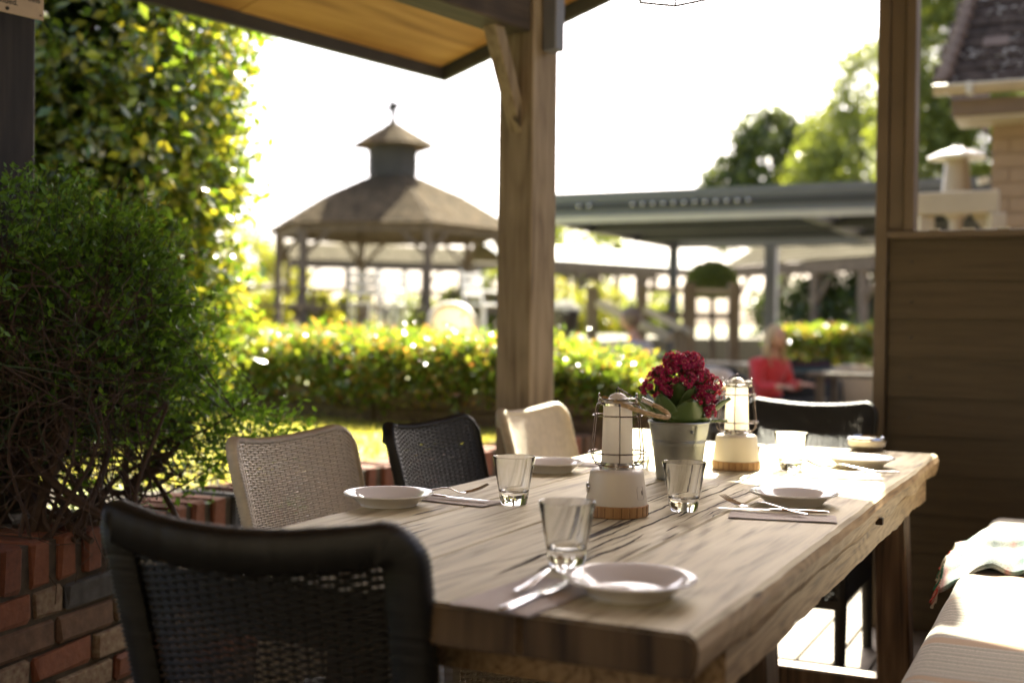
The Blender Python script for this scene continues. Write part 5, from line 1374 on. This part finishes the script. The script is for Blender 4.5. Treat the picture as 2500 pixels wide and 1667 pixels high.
r5 = ramp(N, [(.0, (.022, .017, .014)), (.52, (.045, .033, .026)), (.58, (.07, .052, .042)), (.63, (.26, .25, .22)), (1, (.32, .31, .28))]); L.new(v1.outputs[0], r5.inputs[0]); L.new(r5.outputs[0], b.inputs['Base Color']); setp(b, rough=.9, spec=.1)
tm += [MB().box(-.08, .08, 0, .014, 0, .19).mesh('tile', mt, bev=.003, seg=1, jit=.0015) for _ in range(2)]
for rw in range(13):
    for c_ in range(9):
        o = link('tile', R_.choices(tm, (2, 2, 1, 4, 4))[0], hs)
        u = rw * .115
        x = .06 + u * .13 + c_ * .165 + (.08 if rw % 2 else 0)
        o.location = (x, -.02 + u * math.cos(pit), HG + .07 + u * math.sin(pit) + R_.uniform(-.003, .003)); o.rotation_euler = (-(PI / 2 - pit) - rad(4), 0, R_.uniform(-.01, .01))
MB().add([(0.02, .0, HG + .05), (6, .0, HG + .05), (6, 1.4, HG + .05 + 1.4 * math.tan(pit)), (.25, 1.4, HG + .05 + 1.4 * math.tan(pit)), (.15, 2.4, HG + .05)], [(0, 1, 2, 3), (0, 3, 4)]).obj('roof', M['tile'], hs)
for rw in range(16):
    u = rw * .1; o = MB().box(-.05, .03, -.02, .09, 0, .12).obj('hip_tile', M['tile_p'], hs, bev=.01, seg=1); o.location = (.03 + u * .13, -.02 + u * math.cos(pit), HG + .07 + u * math.sin(pit)); o.rotation_euler = (-(PI / 2 - pit) + .1, .3, -.5)

# pale timber frame and heater left of the house
q0, q1 = at_y(2238, 500, 7.2), at_y(2440, 492, 7.0)
pf = thing('pale_timber_frame', 'pale timber frame with a short brace just above the partition sill', 'timber frame')
MB().bar(q0, q1, .09, .13).obj('beam', M['paleboard'], pf, bev=.005, seg=1)
MB().box(-.045, .045, -.045, .045, 0, q0.z - .066).obj('post', M['paleboard'], pf, bev=.005, seg=1).location = (q0.x + .05, q0.y, 0)
MB().box(-.045, .045, -.045, .045, 0, q1.z - .066).obj('post', M['paleboard'], pf, bev=.005, seg=1).location = (q1.x - .02, q1.y, 0)
MB().bar(at_y(2385, 520, 7.1), at_y(2425, 570, 7.05), .05, .06).obj('brace', M['paleboard'], pf)
pb = at_y(2335, 470, 8.5); ph_ = thing('patio_heater', 'patio heater with a white domed reflector on a pale column left of the house', 'patio heater', (pb.x, pb.y, 0), 0)
MB().lathe([(.0, 0), (.22, 0), (.22, .06), (.05, .1), (.045, pb.z - .2), (.11, pb.z - .12), (.075, pb.z + .26), (0, pb.z + .26)], 24).obj('column', M['gutter'], ph_, smooth=False)
MB().lathe([(.20, pb.z + .235), (.19, pb.z + .252), (.12, pb.z + .282), (.05, pb.z + .302), (.03, pb.z + .325), (0, pb.z + .33)], 32).obj('reflector', M['white'], ph_, smooth=True)
MB().lathe([(.05, pb.z + .2), (.11, pb.z + .25), (.0, pb.z + .26)], 24).obj('burner', M['alu_l'], ph_)
# low wall lamp/box details right of the heater
MB_ = MB().bar(at_y(2388, 445, 9), at_y(2412, 438, 9), .03, .05)
o = MB_.obj('floodlight', M['white'], ph_); o.location = (-pb.x, -pb.y, 0)

# ================================================================== DISTANT DINERS AND FURNITURE
def person(label, loc, rz, top_mat, hair_mat, long_hair=True, legs=True, lean=0):
    r = thing('person', label, 'person', loc, rz)
    def skin(name, pts, edges, radii, mt_, sub=2):
        me = bpy.data.meshes.new(name); me.from_pydata(pts, edges, []); o = link(name, me, r); me.materials.append(mt_)
        md = o.modifiers.new('skin', 'SKIN'); md.use_smooth_shade = True
        for i, q in enumerate(me.skin_vertices[0].data): q.radius = (radii[i][0], radii[i][1]); q.use_root = (i == 0)
        ss = o.modifiers.new('sub', 'SUBSURF'); ss.levels = sub; ss.render_levels = sub; return o
    # seated facing -y; seat at .45
    B = [(0, 0, .50), (0, .01, .68), (0, .0, .84), (0, -.03, .97), (0, -.06, 1.06), (0, -.08, 1.13),
         (-.17, -.02, .95), (-.22, -.08, .72), (-.14, -.32, .74), (.17, -.02, .95), (.23, -.08, .72), (.13, -.33, .76),
         (-.10, -.05, .50), (-.11, -.45, .52), (-.11, -.45, .08), (-.11, -.58, .04), (.10, -.05, .50), (.11, -.45, .52), (.11, -.45, .08), (.11, -.58, .04)]
    Ed = [(0, 1), (1, 2), (2, 3), (3, 4), (4, 5), (3, 6), (6, 7), (7, 8), (3, 9), (9, 10), (10, 11), (0, 12), (12, 13), (13, 14), (14, 15), (0, 16), (16, 17), (17, 18), (18, 19)]
    Ra = [(.13, .11), (.12, .09), (.14, .10), (.10, .08), (.05, .05), (.055, .055), (.055, .055), (.042, .042), (.03, .03), (.055, .055), (.042, .042), (.03, .03), (.085, .085), (.065, .065), (.045, .045), (.035, .03), (.085, .085), (.065, .065), (.045, .045), (.035, .03)]
    skin('body', B, Ed, Ra, M['skin'])
    # hands with fingers
    for sx, hx, hy, hz in ((-1, -.14, -.32, .74), (1, .13, -.33, .76)):
        h = MB(); h.sphere((hx, hy - .045, hz), .04, 10, 8, (.9, 1.1, .5))
        for q in range(4): h.tube([(hx + (q - 1.5) * .018, hy - .07, hz), (hx + (q - 1.5) * .02, hy - .10, hz + .003), (hx + (q - 1.5) * .019, hy - .122 - (.008 if q in (1, 2) else 0), hz - .014)], [.009, .008, .006], 6)
        h.tube([(hx - sx * .03, hy - .03, hz), (hx - sx * .052, hy - .058, hz - .004), (hx - sx * .05, hy - .08, hz - .01)], [.011, .009, .007], 6)
        h.obj('hand', M['skin'], r, smooth=True)
    # top garment
    skin('jacket', [(0, 0, .47), B[1], B[2], B[3], (-.18, -.02, .955), B[7], (-.155, -.28, .737), (.18, -.02, .955), B[10], (.145, -.28, .757), (0, -.04, 1.01)],
         [(0, 1), (1, 2), (2, 3), (3, 4), (4, 5), (5, 6), (3, 7), (7, 8), (8, 9), (3, 10)],
         [(.18, .15), (.165, .135), (.18, .14), (.14, .11), (.085, .08), (.062, .062), (.048, .048), (.085, .08), (.062, .062), (.048, .048), (.075, .07)], top_mat)
    skin('trousers', [(0, 0, .49), (-.10, -.05, .50), (-.11, -.45, .52), (-.11, -.45, .12), (.10, -.05, .50), (.11, -.45, .52), (.11, -.45, .12)],
         [(0, 1), (1, 2), (2, 3), (0, 4), (4, 5), (5, 6)], [(.155, .125), (.10, .10), (.08, .08), (.06, .06), (.10, .10), (.08, .08), (.06, .06)], M['navy'])
    # head with face
    hc = Vector((0, -.10, 1.225)); h = MB(); h.sphere(hc, .1, 24, 18, (.76, .92, 1.15))
    for i, v in enumerate(h.v):
        p = Vector(v) - hc
        if p.y < -.03:
            if abs(p.x) < .02 and -.03 < p.z < .015: p.y -= .02 * (1 - abs(p.x) / .02)
            if p.z < -.05: p.x *= .82; p.y -= .008
            if .0 < p.z < .03 and .015 < abs(p.x) < .05: p.y += .006
        h.v[i] = tuple(p + hc)
    hd = h.obj('head', M['skin'], r, smooth=True)
    for s_ in (-1, 1):
        MB().sphere(hc + Vector((s_ * .03, -.082, .012)), .011, 10, 8).obj('eye', M['eye'], hd, smooth=True)
        MB().sphere(hc + Vector((s_ * .077, .005, -.005)), .022, 10, 8, (.35, .7, 1.2)).obj('ear', M['skin'], hd, smooth=True)
    MB().sphere(hc + Vector((0, -.084, -.062)), .02, 10, 6, (1.1, .4, .3)).obj('mouth', M['red'], hd, smooth=True)
    # hair: cap plus locks
    hm = MB(); hm.sphere(hc + Vector((0, .018, .018)), .1, 22, 14, (.88, 1.0, 1.12))
    hm.v = [v for v in hm.v]
    keep = []
    for f in hm.f:
        c_ = sum((Vector(hm.v[i]) for i in f), Vector()) / len(f) - hc
        if not (c_.y < -.045 and c_.z < .06): keep.append(f)
    hm.f = keep
    hr_ = hm.obj('hair', hair_mat, r, smooth=True)
    if long_hair:
        lk = MB()
        for i in range(90):
            a = R_.uniform(-.25, PI + .25); x = .085 * math.cos(a); y = .085 * math.sin(a) + .01
            s0 = hc + Vector((x * .75, y * .75, .07 + R_.uniform(-.03, .04))); L_ = R_.uniform(.24, .36)
            lk.tube([s0, hc + Vector((x * 1.12, y * 1.15, -.0)), hc + Vector((x * 1.25 + R_.gauss(0, .01), y * 1.25, -.12)), hc + Vector((x * 1.15 + R_.gauss(0, .02), y * 1.1 + R_.gauss(0, .015), -L_ + .05))], [.011, .014, .013, .004], 5)
        lk.obj('locks', hair_mat, hr_, smooth=True)
    return r
pr = at_y(1876, 850, 10.4)
person('person in a red top with long fair hair sitting at a far table', (pr.x, pr.y, 0), rad(35), M['red'], M['blond']).scale = (.88, .88, .86)
pr2 = at_y(1560, 830, 11.5)
person('person with short hair mostly hidden behind the hedge below the handrails', (pr2.x, pr2.y, -.03), rad(-120), M['shirt'], M['brownhair'], False)
# wicker chairs with blankets
def tub(label, u, y, mt_, rz, blanket=None, z0=0, k=1.0):
    p = at_y(u, 850, y); r = thing('tub_chair', label, 'chair', (p.x, p.y, z0), rz, 'chairs of the far dining area')
    m_ = MB(); m_.grid(lambda u_, v: (.33 * k * math.cos(PI * u_) , .25 * math.sin(PI * u_) - .02 + .06 * v, .3 + (.30 + .18 * math.sin(PI * u_)) * v), 26, 10); o = m_.obj('backrest', mt_, r, smooth=True)
    sm = o.modifiers.new('thickness', 'SOLIDIFY'); sm.thickness = .03
    m_ = MB(); m_.box(-.28, .28, -.28, .2, .40, .46); m_.obj('seat', mt_, r, bev=.02, seg=2)
    for sx in (-1, 1):
        for yy in (-.25, .18): MB().tube([(sx * .26, yy, 0), (sx * .27, yy, .42)], .02, 8).obj('leg', mt_, r)
    if blanket:
        q = thing('folded_blanket', blanket[0], 'blanket', (p.x, p.y, z0), rz)
        m_ = MB(); m_.grid(lambda u_, v: (.26 * (u_ - .5) * 2 * .9, .06 * 0 + .30 * math.cos((u_ - .5) * 1.6) + (.035 if v < .5 else -.05) + .0, .82 - abs(v - .5) * .8 + .01 * math.sin(u_ * 9)), 16, 16); o = m_.obj('cloth', blanket[1], q, smooth=True)
    return r
tub('black wicker tub chair left of the person in red', 1768, 10.9, M['wick_b'], rad(8), k=.85)
tub('dark tub chair draped with a plaid blanket right of the person in red', 1975, 11.5, M['wick_b'], rad(-6), ('dark teal and grey plaid blanket over the back of the far chair', M['plaid']))
tub('pale curved chair against the far sunny hedge', 2085, 12.0, M['wick_w'], rad(160))
tub('pale chair behind the flower pot, beyond the hedge end', 1700, 10.8, M['white'], rad(200))
def ftable(label, u, y, w_=1.4, mt_=None):
    p = at_y(u, 850, y); r = thing('garden_table', label, 'table', (p.x, p.y, 0), ROT_T - PI / 2, 'tables of the far dining area')
    for j in range(6): MB().box(-w_ / 2, w_ / 2, -.4 + j * .135, -.275 + j * .135, .71, .745).obj('table_board', mt_ or M['gpost'], r)
    for sx in (-1, 1):
        for sy in (-1, 1): MB().box(sx * (w_ / 2 - .1) - .035, sx * (w_ / 2 - .1) + .035, sy * .32 - .035, sy * .32 + .035, 0, .71).obj('leg', mt_ or M['gpost'], r)
    return r
ftable('weathered timber table beside the partition in the far dining area', 2120, 10.6, .9)
ftable('sunlit table in front of the person in red', 1700, 13.2, 1.3, M['paleboard'])
